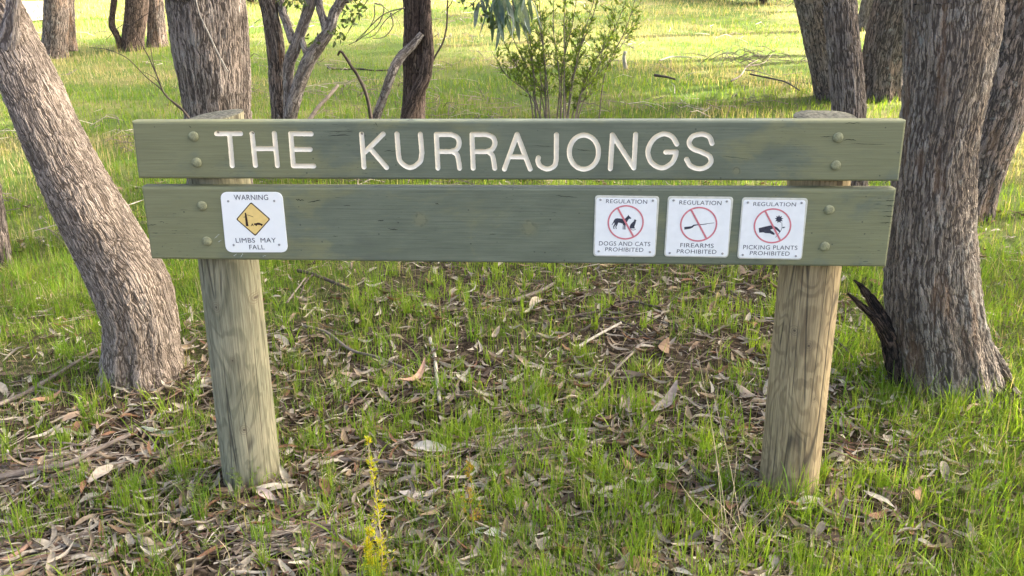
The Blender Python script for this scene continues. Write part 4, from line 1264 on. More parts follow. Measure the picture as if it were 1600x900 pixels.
dead_branch('dead_twig', 'fine bare twigs leaning left of the broad grey trunk', [(300, 190, 0), (282, 168, 0), (258, 148, 0), (246, 120, 0), (232, 88, 0)], .006, .003, M['twig_dark'], 2.2,
            [([(292, 178, 0), (270, 160, 0), (250, 138, 0), (228, 120, 0), (200, 92, 0), (170, 78, 0), (140, 74, 0)], .004), ([(246, 120, 0), (240, 100, 0), (236, 70, 0), (245, 20, 0)], .003), ([(258, 148, 0), (244, 124, 0), (224, 112, 0)], .003), ([(232, 88, 0), (200, 38, 0), (165, 62, 0)], .003), ([(200, 42, 0), (225, 25, 0), (255, 5, 0)], .003)])
dead_branch('dead_twig', 'pale thin stem arching in front of the broad grey trunk', [(356, 112, 0), (340, 82, 0), (325, 50, 0), (312, 22, 0), (304, -10, 0)], .0045, .003, M['twig_pale'], 1.9, [([(304, -10, 0), (290, -80, 0), (270, -200, 0)], .003)])

# hop-bush: many thin stems, sprays of small leaves
def hopbush():
    gb = ground(868, 204)
    t = thing('shrub', gb, 'airy green shrub with thin stems behind the middle of the sign', 'shrub')
    rg = np.random.default_rng(77)
    tips = [(800, 20), (786, 60), (812, -30), (775, 90), (842, -40), (888, -45), (940, -30), (815, 8), (838, 20), (850, 60), (868, -5), (884, 25), (905, -20), (930, 5), (958, 25), (975, 12), (990, 0), (955, 60), (940, 80), (905, 65), (826, 95), (806, 100), (925, 130), (895, 98), (985, 52), (846, 100), (876, 110)]
    items = []
    for k, (u, v) in enumerate(tips):
        u, v = 880 + (u - 880) * 1.08, 200 - (200 - v) * 1.12
        y0 = gb[1] + rg.uniform(-.2, .2)
        bu = 868 + (u - 868) * 0.28 + rg.normal(0, 14)
        b = at_y(bu, 200, y0); b[2] = gz(b[0], b[1]) - .02
        e = at_y(u, v, y0 + rg.uniform(-.3, .3))
        m1 = b * .62 + e * .38 + np.array([-(u - 868) * 0.0006, 0, .05]); m2 = b * .3 + e * .7 + rg.normal(0, .02, 3)
        P, Rr = rpath([b, m1, m2, e], [.008, .0065, .0045, .002], .03)
        link('stem', tube_mesh('stem', P, Rr, 6), M['twig'], t)
        n = len(P)
        tw = []
        for q in range(22):
            i = int(n * rg.uniform(.38, 1.0)) - 1
            d = rg.normal(size=3); d[2] = abs(d[2]) * .9 + .35; d /= np.linalg.norm(d)
            L = rg.uniform(.06, .22) * (1.15 - .4 * i / n)
            s0 = P[i]
            tw.append(tube_data(np.array([s0, s0 + d * L * .5, s0 + d * L]), [.0025, .002, .0012], 4))
            for z in range(13):
                f = rg.uniform(.2, 1.05)
                ax = d * .8 + rg.normal(size=3) * .55 + np.array([0, 0, .3])
                V, F = gum_leaf_strip(s0 + d * L * f, ax, rg.normal(size=3), rg.uniform(.03, .055), rg.uniform(.009, .016), 0, 3)
                items.append((V, F, np.array([(0.175, 0.255, 0.038), (0.225, 0.295, 0.048), (0.135, 0.20, 0.032)][rg.integers(3)]) * rg.uniform(.8, 1.2)))
        V, Fs, bk = join_data(tw)
        link('twigs', smooth(mesh_np('twigs', V, Fs, vec=bk)), M['twig'], t)['kind'] = 'stuff'
    leaf_bunch('foliage', items, t, M['leaf'])
hopbush()

# far shrubs and trees along the top of the slope
def far_bush(u, v, w, h, label, seed, name='bush', cols=((0.06, 0.075, 0.03), (0.085, 0.095, 0.04), (0.045, 0.06, 0.025))):
    g = ground(u, v)
    t = thing(name, g, label, 'bush', 'bushes along the top of the slope')
    rg = np.random.default_rng(seed)
    cs_ = [g + np.array([rg.uniform(-w, w) * .6, rg.uniform(-w, w) * .5, h * rg.uniform(.25, .8)]) for _ in range(9)]
    for c in cs_[:5]:
        P, Rr = rpath([g + np.array([0, 0, -.05]), (g + c) / 2 + rg.normal(0, .1, 3), c], [.05, .035, .01], .2)
        link('stem', tube_mesh('stem', P, Rr, 6), M['twig_dark'], t)
    link('foliage', leaf_cloud(cs_, [w * .42] * 9, 1500, .22, cols, hang=.2, seed=seed), M['leaf'], t)
far_bush(470, 3, 2.6, 2.2, 'dark bush at the top edge behind the many stemmed tree', 91)
far_bush(395, 4, 1.8, 1.6, 'olive bush at the top edge above the sign\'s first word', 92)
far_bush(1055, -2, 2.2, 1.5, 'low dark bush at the top edge right of the shrub', 93)
far_bush(620, -6, 2.4, 1.8, 'pale olive bush at the top edge beside the dark brown trunk', 94)
far_bush(1195, 6, 0.7, 0.9, 'small bare bush at the top edge left of the right trunks', 95, cols=((0.16, 0.12, 0.09), (0.12, 0.1, 0.06)))

# ================================================================== FALLEN WOOD
def stick(label, pts, r, mat, taper=0.7, forks=(), lift=0.012, name='fallen_stick', cat='stick', group=None, nseg=8):
    W = [ground(u, v, lift + r * .6) for (u, v) in pts]
    t = thing(name, W[0], label, cat, group)
    P, Rr = rpath(W, np.linspace(r, r * taper, len(W)), max(.012, r * 1.4))
    P[:, 2] = np.maximum(P[:, 2], gh(P[:, 0], P[:, 1]) + r * .3)
    link('stem', tube_mesh('stem', P, Rr, nseg, lump=.10, seed=len(pts) + int(pts[0][0]) % 7), M[mat], t)
    for fp in forks:
        W = [ground(u, v, lift + r * .5) for (u, v) in fp]
        P, Rr = rpath(W, np.linspace(r * .7, r * .3, len(W)), .015)
        link('twig', tube_mesh('twig', P, Rr, 6, lump=.06), M[mat], t)
    return t
stick('long dark forked branch lying under the right half of the sign', [(862, 512), (905, 502), (945, 494), (985, 481), (1030, 488), (1062, 470), (1110, 456), (1165, 452)], .0085, 'twig_dark', .5,
      [[(905, 503), (955, 507), (1000, 502), (1045, 517), (1090, 535)], [(955, 507), (990, 520), (1015, 538), (1045, 548)], [(1130, 455), (1160, 478), (1180, 492)]], .03, 'fallen_branch', 'branch')
stick('short pale stick standing out upright-on between the posts', [(672, 536), (679, 562), (682, 590), (687, 636)], .0095, 'twig_pale', .9, lift=.02)
stick('curved brown stick crossing the bare soil between the posts', [(476, 520), (512, 531), (548, 558), (590, 570), (632, 588)], .0075, 'twig', .8, lift=.035)
stick('grey brown stick lying level right of the yellow seedling', [(506, 726), (555, 728), (600, 731), (650, 737), (700, 733)], .010, 'twig', .75, lift=.02)
stick('thin grey stick slanting up from the centre to the right', [(886, 655), (930, 628), (962, 588), (1005, 545)], .0075, 'twig', .7, lift=.03)
stick('short pale stick lying above the slanting grey stick', [(903, 552), (935, 533), (970, 514)], .0075, 'twig_pale', .8, lift=.03)
stick('long pale brown branch leaning towards the leaning tree\'s base', [(-10, 648), (40, 627), (85, 600), (130, 572), (170, 548)], .010, 'twig', .7, [[(60, 615), (90, 622), (130, 628)]], .03, 'fallen_branch', 'branch')
stick('weathered grey stick in the bark heap at lower left', [(-10, 762), (60, 748), (110, 738), (150, 718), (205, 692)], .012, 'twig', .7, lift=.03)
stick('long thin dark twig lying level at lower left', [(-10, 815), (60, 808), (120, 803), (190, 808), (260, 810), (327, 808)], .005, 'twig_dark', .8, lift=.02)
stick('brown bark strip along the bottom left corner', [(-10, 872), (25, 853), (60, 838)], .013, 'twig_dark', .6, lift=.02, name='bark_strip', cat='bark')
stick('second bark strip at the very bottom left', [(-10, 900), (30, 880), (52, 862)], .010, 'twig_red', .6, lift=.03, name='bark_strip', cat='bark')
stick('small upright brown stick at lower centre right', [(979, 778), (978, 800), (978, 834)], .0055, 'twig', .9, lift=.02)
stick('curved grey stick below the centre, left of the right post', [(700, 757), (745, 722), (790, 700), (850, 672)], .008, 'twig', .7, lift=.02)
stick('pale bent stick between the centre and the yellow seedling', [(770, 690), (800, 683), (850, 680), (885, 668)], .006, 'twig_pale', .7, lift=.03)
stick('reddish strip of bark lying above the pale leaf', [(620, 690), (660, 685), (705, 690), (740, 697)], .0075, 'twig_red', .6, lift=.02, name='bark_strip', cat='bark')
stick('dark rotten stick just below the sign\'s left half', [(466, 432), (490, 438), (520, 450), (548, 462)], .012, 'twig_dark', .7, [[(490, 438), (478, 450), (470, 470)]], .03)
stick('grey stick lying at the right foot of the lower board', [(800, 478), (840, 464), (866, 450)], .013, 'twig', .8, lift=.02)
stick('thin pale twig rising right of the left post', [(450, 487), (462, 470), (478, 448)], .006, 'twig', .7, lift=.05)
stick('dark stick in the grass beside the burnt splinter', [(1296, 535), (1320, 555), (1345, 590)], .006, 'twig_dark', .6, lift=.03)
stick('dark fallen log line far behind in the sunlit grass', [(512, 107), (535, 110), (560, 108.5), (585, 111), (612, 110)], .024, 'twig_dark', .4, lift=-.005, name='fallen_log', cat='log')
stick('short black stick lying in bright grass right of the shrub', [(1022, 138), (1040, 141), (1054, 145)], .02, 'twig_dark', .6, lift=.16)
stick('pale fallen branch right of the shrub in the meadow', [(1030, 108), (1050, 102), (1080, 103)], .014, 'twig_pale', .4, lift=.12, name='fallen_branch', cat='branch')
stick('grey stick reaching over the right end of the sign', [(1170, 144), (1200, 151), (1225, 158), (1246, 172)], .012, 'twig_dark', .6, lift=.22)
stick('bare forked twig in bright grass left of the right trunks', [(1140, 160), (1155, 150), (1165, 134), (1182, 122)], .012, 'twig', .4, [[(1160, 140), (1180, 143), (1205, 152)], [(1165, 134), (1190, 128), (1204, 112)]], .25)
# pale stump stick standing in the meadow
g = ground(978, 107)
dead_branch('dead_stump', 'thin bleached stump standing in the sunlit meadow', [(978, 108, 0), (976, 98, 0), (975, 90, 0), (977, 80, 0)], .035, .022, M['twig_pale'], g[1], cat='stump')
# brushwood heap
g = ground(1185, 102)
t = thing('brush_heap', g, 'low heap of dead twigs in the meadow', 'brush heap')
rg = np.random.default_rng(8)
for i in range(46):
    a = rg.uniform(0, 6.28); c = g + np.array([rg.normal(0, .45), rg.normal(0, .3), rg.uniform(.03, .22)])
    d = np.array([math.cos(a), math.sin(a), rg.uniform(-.2, .6)]) * rg.uniform(.1, .3)
    link('twig', tube_mesh('twig', [c - d, c + np.array([0, 0, .04]), c + d], [.006, .005, .002], 5), M['twig'], t)

# ================================================================== LEAF LITTER
PAL = np.array([(0.300, 0.255, 0.200), (0.370, 0.325, 0.262), (0.250, 0.192, 0.135), (0.175, 0.120, 0.080), (0.085, 0.060, 0.043), (0.225, 0.120, 0.072), (0.47, 0.415, 0.33), (0.28, 0.210, 0.135), (0.20, 0.175, 0.145)])
PW = np.array([.16, .15, .15, .13, .13, .06, .07, .09, .06]); PW /= PW.sum()
def leaf_template(W, sick, curl, fold, wav, n):
    V = []
    for i in range(n + 1):
        t = i / n; x = t - .5
        w = W * (math.sin(math.pi * (t * .94 + .03)) ** .75)
        y = sick * (x * x * 4 - .5) * .5
        z = curl * (x * x) + wav * math.sin(t * 7)
        for s in (-1, 0, 1): V.append((x, y + s * w / 2, z + abs(s) * fold * w))
    F = []
    for i in range(n):
        for j in (0, 1): F.append((i * 3 + j, i * 3 + j + 1, i * 3 + j + 4, i * 3 + j + 3))
    return np.array(V), np.array(F)
TPL_HI = [leaf_template(w, s, c, f, wv, 8) for (w, s, c, f, wv) in ((.16, .10, .45, .25, .02), (.22, -.16, -.3, .35, .03), (.13, .25, .8, .5, .02), (.27, .05, .3, -.3, .03), (.19, -.25, .55, .2, -.03), (.34, .08, -.35, .25, .02), (.11, .3, .3, .9, .04), (.24, .0, .9, .6, .02))]
TPL_LO = [leaf_template(w, s, c, f, wv, 4) for (w, s, c, f, wv) in ((.16, .10, .45, .25, .02), (.22, -.16, -.3, .35, .03), (.13, .25, .8, .5, .02), (.27, .05, .3, -.3, .03), (.19, -.25, .55, .2, -.03), (.34, .08, -.35, .25, .02), (.11, .3, .3, .9, .04), (.24, .0, .9, .6, .02))]

def litter_mask(x, y):
    g = turf_mask(x, y)
    n = fbm(x * 2.1 + 3, y * 2.1, 41)
    m = (1 - g * 0.72) * (0.45 + 0.9 * sstep(.35, .6, n))
    soil = np.exp(-((x + 0.42) ** 2 + (y - 0.62) ** 2) / 0.02)
    return np.clip(m * (1 - .85 * soil), 0, 1)

def polar(n, d0, d1, half, rg):
    d = d0 * (d1 / d0) ** rg.random(n); a = rg.uniform(-half, half, n) + YAW
    return CAM[0] + np.sin(a) * d, CAM[1] + np.cos(a) * d, d

def eulers(n, rg, tilt):
    yaw = rg.uniform(0, 6.283, n); rx = rg.normal(0, tilt, n); ry = rg.normal(0, tilt, n)
    cz, sz, cx, sx, cy, sy = np.cos(yaw), np.sin(yaw), np.cos(rx), np.sin(rx), np.cos(ry), np.sin(ry)
    Z = np.zeros(n); O = np.ones(n)
    Rz = np.stack([cz, -sz, Z, sz, cz, Z, Z, Z, O], -1).reshape(n, 3, 3)
    Rx = np.stack([O, Z, Z, Z, cx, -sx, Z, sx, cx], -1).reshape(n, 3, 3)
    Ry = np.stack([cy, Z, sy, Z, O, Z, -sy, Z, cy], -1).reshape(n, 3, 3)
    return Rz @ Rx @ Ry

rg = np.random.default_rng(17)
N = 52000
x, y, d = polar(N, 1.25, 8.0, .84, rg)
keep = rg.random(N) < litter_mask(x, y) * .8
keep &= (np.hypot(x + .96, y - .14) > .12) & (np.hypot(x - .975, y - .14) > .12)
x, y, d = x[keep], y[keep], d[keep]; n = len(x)
Rm = eulers(n, rg, .20)
L = np.where(rg.random(n) < .40, rg.uniform(.055, .118, n), rg.uniform(.018, .055, n))
z = gh(x, y) + rg.uniform(.004, .034, n)
var = rg.integers(0, 8, n); pc = rg.choice(len(PAL), n, p=PW)
# the largest in view become individual leaves
P3 = np.stack([x, y, z], -1)
uu, vv, zz = project(P3)
inview = (uu > 8) & (uu < 1592) & (vv > 395) & (vv < 893)
size_px = np.where(inview, L / zz * (0.5 + rg.random(n) * .5), 0)
order = np.argsort(-size_px)
hero = order[:270]
rest = np.ones(n, bool); rest[hero] = False
Vs, Fs, Cs, k = [], [], [], 0
jit = rg.uniform(.75, 1.25, n)
for q in range(8):
    ii = np.where(rest & (var == q))[0]
    tv, tf = TPL_LO[q]
    W = np.einsum('nij,mj->nmi', Rm[ii], tv) * L[ii][:, None, None] + P3[ii][:, None, :]
    m = len(tv)
    Vs.append(W.reshape(-1, 3)); Fs.append((tf[None] + (np.arange(len(ii)) * m)[:, None, None]).reshape(-1, 4) + k)
    Cs.append(np.repeat(PAL[pc[ii]] * jit[ii][:, None], m, 0)); k += len(ii) * m
o = link('leaf_litter', smooth(mesh_np('leaf_litter', np.vstack(Vs), np.vstack(Fs), np.vstack(Cs))), M['litter'])
tag(o, 'dense litter of small dry gum leaves covering the ground', 'leaf litter', kind='stuff')
CNAME = ['grey tan', 'pale tan', 'light brown', 'mid brown', 'dark brown', 'reddish', 'bleached', 'yellow brown', 'grey brown']
mcache = {}
def leaf_me(v, c):
    if (v, c) not in mcache:
        tv, tf = TPL_HI[v]
        me = smooth(mesh_np('fallen_leaf', tv, tf, np.repeat(PAL[c][None], len(tv), 0))); me.materials.append(M['litter'])
        mcache[(v, c)] = me
    return mcache[(v, c)]
for i in hero:
    o = link('fallen_leaf', leaf_me(int(var[i]), int(pc[i])))
    mw = Matrix([[*(Rm[i][a] * L[i]), P3[i][a] + (.006 if a == 2 else 0)] for a in range(3)] + [[0, 0, 0, 1]])
    o.matrix_world = mw
    wx = 'left of the left post' if uu[i] < 340 else 'left of centre between the posts' if uu[i] < 800 else 'right of centre between the posts' if uu[i] < 1190 else 'right of the right post'
    wy = 'behind the sign' if vv[i] < 600 else 'level with the posts' if vv[i] < 760 else 'in the near foreground'
    wl = 'long' if L[i] > .095 else 'short'
    tag(o, '%s %s gum leaf %s %s' % (wl, CNAME[pc[i]], wy, wx), 'leaf', '%s %s leaves %s %s' % (wl, CNAME[pc[i]], wy, wx))

# leaves one can single out: (label, pixel centre, heading pixel, length m, template, colour)
def hero_leaf(label, u0, v0, u1, v1, var_, col_, wid=1.0, tilt=0.2, lift=0.03):
    a, b = ground(u0, v0, lift), ground(u1, v1, lift)
    c = (a + b) / 2; kk = .5 + .5 * abs(u1 - u0) / math.hypot(u1 - u0, v1 - v0); a, b = c + (a - c) * kk, c + (b - c) * kk; ax = b - a; Ln = np.linalg.norm(ax); ax /= Ln
    sd_ = np.cross([0, 0, 1], ax); sd_ /= np.linalg.norm(sd_); up_ = np.cross(ax, sd_)
    sd2 = sd_ * math.cos(tilt) + up_ * math.sin(tilt); up2 = np.cross(ax, sd2)
    tv, tf = TPL_HI[var_]
    me = smooth(mesh_np('fallen_leaf', tv, tf, np.repeat(np.array([col_]), len(tv), 0))); me.materials.append(M['litter'])
    o = link('fallen_leaf', me)
    o.matrix_world = Matrix([[ax[i] * Ln, sd2[i] * Ln * wid, up2[i] * Ln, c[i]] for i in range(3)] + [[0, 0, 0, 1]])
    tag(o, label, 'leaf')
hero_leaf('broad pale leaf lying by the grey brown stick, centre left', 644, 707, 700, 712, 5, (0.55, 0.50, 0.43), 1.1, .3)
hero_leaf('pale grey pink leaf below the level stick, centre', 625, 783, 684, 780, 3, (0.52, 0.45, 0.41), 1.1, .3)
hero_leaf('whitish long leaf at the bottom centre', 730, 843, 802, 852, 1, (0.60, 0.58, 0.50), .9, .3)
hero_leaf('large dark brown leaf right of the second yellow seedling', 676, 818, 708, 862, 5, (0.17, 0.10, 0.07), 1.1, .3)
hero_leaf('long tan leaf with curled tip between the posts', 622, 623, 668, 585, 2, (0.42, 0.27, 0.20), 1.1, .3, .04)
hero_leaf('broad pink brown leaf on the bare soil between the posts', 534, 594, 572, 592, 3, (0.42, 0.31, 0.24), 1.0, .4)
hero_leaf('orange brown leaf near the base of the leaning tree', 52, 640, 98, 626, 3, (0.40, 0.23, 0.15), 1.1, .3, .04)
hero_leaf('wide tan leaf in front of the leaning tree', 98, 668, 132, 652, 5, (0.40, 0.29, 0.21), 1.1, .3)
hero_leaf('green grey leaf lying left of the left post', 224, 680, 282, 684, 3, (0.40, 0.42, 0.33), .7, .3)
hero_leaf('large curled grey pink leaf at lower left', 216, 848, 264, 890, 3, (0.36, 0.295, 0.23), 1.0, .3, .03)
hero_leaf('pale oblong leaf in the bark heap at lower left', 140, 768, 182, 738, 5, (0.43, 0.36, 0.29), 1.0, .4, .04)
hero_leaf('violet grey leaf standing up at centre right', 980, 668, 984, 622, 3, (0.27, 0.22, 0.205), 1.0, .3, .03)
hero_leaf('pinkish leaf beside the violet grey one, centre right', 968, 656, 976, 628, 5, (0.36, 0.28, 0.225), .9, .4, .04)
hero_leaf('long slate leaf slanting up at centre right', 1012, 672, 1060, 612, 0, (0.22, 0.19, 0.175), .9, .2, .03)
hero_leaf('brown curved leaf left of the slanting slate leaf', 998, 638, 1026, 650, 4, (0.30, 0.17, 0.10), 1.4, .3, .04)
hero_leaf('brown leaf standing up behind the centre right litter', 1032, 570, 1044, 538, 3, (0.22, 0.145, 0.09), 1.3, .5, .04)
hero_leaf('tan curled leaf leaning near the right post', 1148, 614, 1180, 634, 3, (0.46, 0.36, 0.26), 1.1, .4, .04)
hero_leaf('rusty leaf at the bottom centre right', 960, 893, 1035, 900, 5, (0.40, 0.25, 0.15), 1.2, .3)
hero_leaf('orange brown leaf lying in grass at lower centre right', 970, 730, 992, 750, 3, (0.42, 0.26, 0.14), 1.1, .3, .04)
hero_leaf('brown leaf upright in the bright grass at lower right', 1426, 808, 1436, 776, 3, (0.30, 0.19, 0.11), 1.3, .6, .05)
hero_leaf('pale leaf lying at the foot of the right post', 1236, 800, 1294, 794, 1, (0.50, 0.45, 0.39), 1.1, .3, .03)
hero_leaf('white leaf on the litter under the lower board, centre', 828, 486, 846, 470, 5, (0.42, 0.35, 0.26), 1.0, .3, .03)
hero_leaf('pink brown leaf in the grass under the left post\'s foot', 398, 774, 432, 792, 5, (0.52, 0.40, 0.34), 1.0, .3, .03)
hero_leaf('tan leaf upright under the lower board beside the right post', 1154, 425, 1160, 448, 3, (0.33, 0.23, 0.16), 1.3, .6, .05)
hero_leaf('reddish pink leaf left of the centre litter', 813, 645, 831, 668, 3, (0.42, 0.24, 0.19), .9, .4, .04)

# twigs and bark shreds too small to pick out
N = 12240
x, y, d = polar(N, 1.25, 7.0, .94, rg)
keep = rg.random(N) < litter_mask(x, y)
heap = np.array([ground(90, 735)[:2], ground(40, 870)[:2], ground(470, 850)[:2], ground(810, 700)[:2]])
hx = np.concatenate([rg.normal(h[0], .12, 110) for h in heap]); hy = np.concatenate([rg.normal(h[1], .07, 110) for h in heap])
x = np.concatenate([x[keep], hx]); y = np.concatenate([y[keep], hy]); n = len(x)
Ls = rg.uniform(.03, .16, n) * np.where(np.arange(n) >= n - 440, 1.5, 1); a = rg.uniform(0, 6.283, n); a[-440:] = rg.normal(.35, .35, 440)
dx, dy = np.cos(a) * Ls / 2, np.sin(a) * Ls / 2
rad = rg.uniform(.0012, .0036, n) * np.where(np.arange(n) >= n - 440, 1.5, 1)
z0 = gh(x - dx, y - dy) + rg.uniform(.006, .03, n); z1 = gh(x + dx, y + dy) + rg.uniform(.006, .03, n)
bend = rg.normal(0, .1, n) * Ls
Pm = np.stack([x - dy / Ls * bend * 2, y + dx / Ls * bend * 2, (z0 + z1) / 2 + .004], -1)
ends = [np.stack([x - dx, y - dy, z0], -1), Pm, np.stack([x + dx, y + dy, z1], -1)]
side = np.stack([-np.sin(a), np.cos(a), np.zeros(n)], -1); upv = np.array([0, 0, 1.0])
rows = []
for q, e in enumerate(ends):
    rq = (rad * (1, .95, .6)[q])[:, None]
    rows.append(np.stack([e + side * rq, e + upv * rq * 1.2, e - side * rq], 1))
V = np.stack(rows, 1).reshape(n, 9, 3)
tf = np.array([(0, 1, 4, 3), (1, 2, 5, 4), (3, 4, 7, 6), (4, 5, 8, 7)])
F = (tf[None] + (np.arange(n) * 9)[:, None, None]).reshape(-1, 4)
tc = np.array([(0.20, 0.16, 0.13), (0.13, 0.10, 0.08), (0.33, 0.28, 0.23), (0.24, 0.15, 0.11), (0.42, 0.37, 0.31)])[rg.choice(5, n, p=[.3, .25, .2, .15, .1])]
o = link('twig_litter', smooth(mesh_np('twig_litter', V.reshape(-1, 3), F, np.repeat(tc, 9, 0))), M['litter'])
tag(o, 'scattered fine twigs and bark shreds among the leaves', 'twigs', kind='stuff')

# dead twigs lying in patches through the meadow
N = 9520
x, y, d = polar(N, 6.5, 26.0, .94, rg)
keep = rg.random(N) < .9 * sstep(.54, .64, fbm(x * .55 + 17, y * .8 + 3, 47)) + .03
x, y, d = x[keep], y[keep], d[keep]; n = len(x)
Ls = rg.uniform(.10, .42, n); a = rg.uniform(0, 6.283, n); rad = rg.uniform(.002, .006, n) * np.clip(d / 9, 1, 2)
dx, dy = np.cos(a) * Ls / 2, np.sin(a) * Ls / 2
e0 = np.stack([x - dx, y - dy, gh(x - dx, y - dy) + rg.uniform(.02, .10, n)], -1); e2 = np.stack([x + dx, y + dy, gh(x + dx, y + dy) + rg.uniform(.02, .14, n)], -1)
e1 = (e0 + e2) / 2 + rg.normal(0, .03, (n, 3)) + np.array([0, 0, .02])
side = np.stack([-np.sin(a), np.cos(a), np.zeros(n)], -1)
rows = [np.stack([e + side * (rad * k)[:, None], e + np.array([0, 0, 1.2]) * (rad * k)[:, None], e - side * (rad * k)[:, None]], 1) for e, k in ((e0, 1), (e1, .9), (e2, .5))]
V = np.stack(rows, 1).reshape(n, 9, 3)
F = (np.array([(0, 1, 4, 3), (1, 2, 5, 4), (3, 4, 7, 6), (4, 5, 8, 7)])[None] + (np.arange(n) * 9)[:, None, None]).reshape(-1, 4)
tc = np.array([(0.16, 0.125, 0.10), (0.10, 0.08, 0.065), (0.27, 0.225, 0.185), (0.38, 0.34, 0.29)])[rg.choice(4, n, p=[.4, .3, .2, .1])]
o = link('meadow_twigs', smooth(mesh_np('meadow_twigs', V.reshape(-1, 3), F, np.repeat(tc, 9, 0))), M['litter'])
tag(o, 'dead brown twigs lying in patches through the meadow grass', 'twigs', kind='stuff')

# ================================================================== GRASS
def blades(name, x, y, h, w, lean, col_, segs, rg, sink=.01):
    n = len(x)
    yaw = rg.uniform(0, 6.283, n); fy = yaw + rg.normal(0, .8, n)
    dirv = np.stack([np.cos(yaw), np.sin(yaw), np.zeros(n)], -1); side = np.stack([-np.sin(fy), np.cos(fy), np.zeros(n)], -1)
    base = np.stack([x, y, gh(x, y) - sink], -1)
    rows = []
    for i in range(segs + 1):
        t = i / segs
        c = base + dirv * (lean * h * (t ** 1.8))[:, None] + np.array([0, 0, 1.0]) * (h * (t - .38 * np.clip(lean, 0, 1.3) * t * t))[:, None]
        if i < segs:
            ww = (w / 2 * (1 - .75 * t ** 1.6) * (.75 + .25 * min(1, t * 4)))[:, None]
            rows += [c - side * ww, c + side * ww]
        else: rows.append(c)
    m = 2 * segs + 1
    V = np.stack(rows, 1).reshape(-1, 3)
    f = []
    for i in range(segs - 1): f += [(2 * i, 2 * i + 1, 2 * i + 3), (2 * i, 2 * i + 3, 2 * i + 2)]
    f.append((2 * segs - 2, 2 * segs - 1, 2 * segs))
    F = (np.array(f)[None] + (np.arange(n) * m)[:, None, None]).reshape(-1, 3)
    return mesh_np(name, V, F, np.repeat(col_, m, 0))

G_DEEP, G_MID, G_LIME, G_OLIVE, STRAW, PALE = [np.array(c) for c in ((0.095, 0.190, 0.026), (0.155, 0.270, 0.032), (0.245, 0.330, 0.038), (0.185, 0.215, 0.055), (0.36, 0.30, 0.155), (0.47, 0.41, 0.26))]
def mixc(a, b, t): return a[None] * (1 - t)[:, None] + b[None] * t[:, None]

def near_clear(x, y):
    k = (np.hypot(x + .96, y - .14) > .115) & (np.hypot(x - .975, y - .14) > .115)
    return k

rg = np.random.default_rng(23)
# 1. clumped upright grass between the litter, near the sign
N = 200000
x, y, d = polar(N, 1.2, 6.5, .86, rg)
g = turf_mask(x, y)
cl = fbm(x * 3.3 + 9, y * 3.3, 51); fine_ = vnoise(x * 16, y * 16, 52)
soil = np.exp(-((x + 0.42) ** 2 + (y - 0.62) ** 2) / 0.02)
pr = np.clip((0.07 + .80 * sstep(.46, .60, cl)) * (.22 + 1.4 * sstep(.43, .70, fine_)) * (1 - soil) + g * .75 * (.35 + .75 * cl), 0, 1)
leftbare = sstep(.5, 1.1, -x - .35) * sstep(.35, -.2, y)
pr *= (1 - .55 * leftbare)
keep = (rg.random(N) < pr) & near_clear(x, y)
x, y, d, g = x[keep], y[keep], d[keep], g[keep]; n = len(x)
h = rg.gamma(5, .018, n) * (.75 + .45 * g) * np.where(rg.random(n) < .12, 1.6, 1); h = np.clip(h, .025, .24)
w = rg.uniform(.0018, .0038, n) * (1 + .45 * g)
ln = np.abs(rg.normal(.18, .28, n)) + .35 * g * rg.random(n)
tone = np.clip(fbm(x * 1.3, y * 1.3, 55) * .9 + rg.normal(0, .22, n), 0, 1)
c = mixc(G_DEEP, G_MID, tone); lime = rg.random(n) < (.22 + .25 * g); c[lime] = mixc(G_MID, G_LIME, rg.random(lime.sum()))
ol = rg.random(n) < .16; c[ol] = G_OLIVE * rg.uniform(.8, 1.3, (ol.sum(), 1))
st = rg.random(n) < .10; c[st] = mixc(STRAW, PALE, rg.random(st.sum()))
o = link('grass', blades('grass', x, y, h, w, ln, c, 3, rg), M['grass'])
tag(o, 'clumps of thin upright green grass growing through the leaf litter', 'grass', kind='stuff')
# 1b. distinct tufts of upright blades
TN = 4000
tx, ty, td = polar(TN, 1.35, 6.0, .86, rg)
tk = (rg.random(TN) < (.25 + .75 * sstep(.42, .58, fbm(tx * 1.6 + 2, ty * 1.6 + 8, 57))) * (1 - .6 * sstep(.5, 1.1, -tx - .35) * sstep(.35, -.2, ty))) & near_clear(tx, ty)
tx, ty = tx[tk], ty[tk]
nb = rg.integers(8, 30, len(tx)); ti = np.repeat(np.arange(len(tx)), nb); n = len(ti)
sp = rg.uniform(.010, .035, len(tx))[ti]
x = tx[ti] + rg.normal(0, 1, n) * sp; y = ty[ti] + rg.normal(0, 1, n) * sp
hh = rg.uniform(.075, .175, len(tx))[ti] * rg.uniform(.5, 1.15, n)
tt = np.clip(rg.random(len(tx))[ti] * .8 + rg.normal(0, .15, n), 0, 1)
c = mixc(G_MID, G_LIME, tt) * 1.12; st = rg.random(n) < .06; c[st] = mixc(STRAW, PALE, rg.random(st.sum()))
o = link('grass_tufts', blades('grass_tufts', x, y, hh, rg.uniform(.0026, .0058, n), np.abs(rg.normal(.22, .22, n)), c, 3, rg), M['grass'])
tag(o, 'upright bright green tufts dotted over the leaf litter', 'grass', kind='stuff')
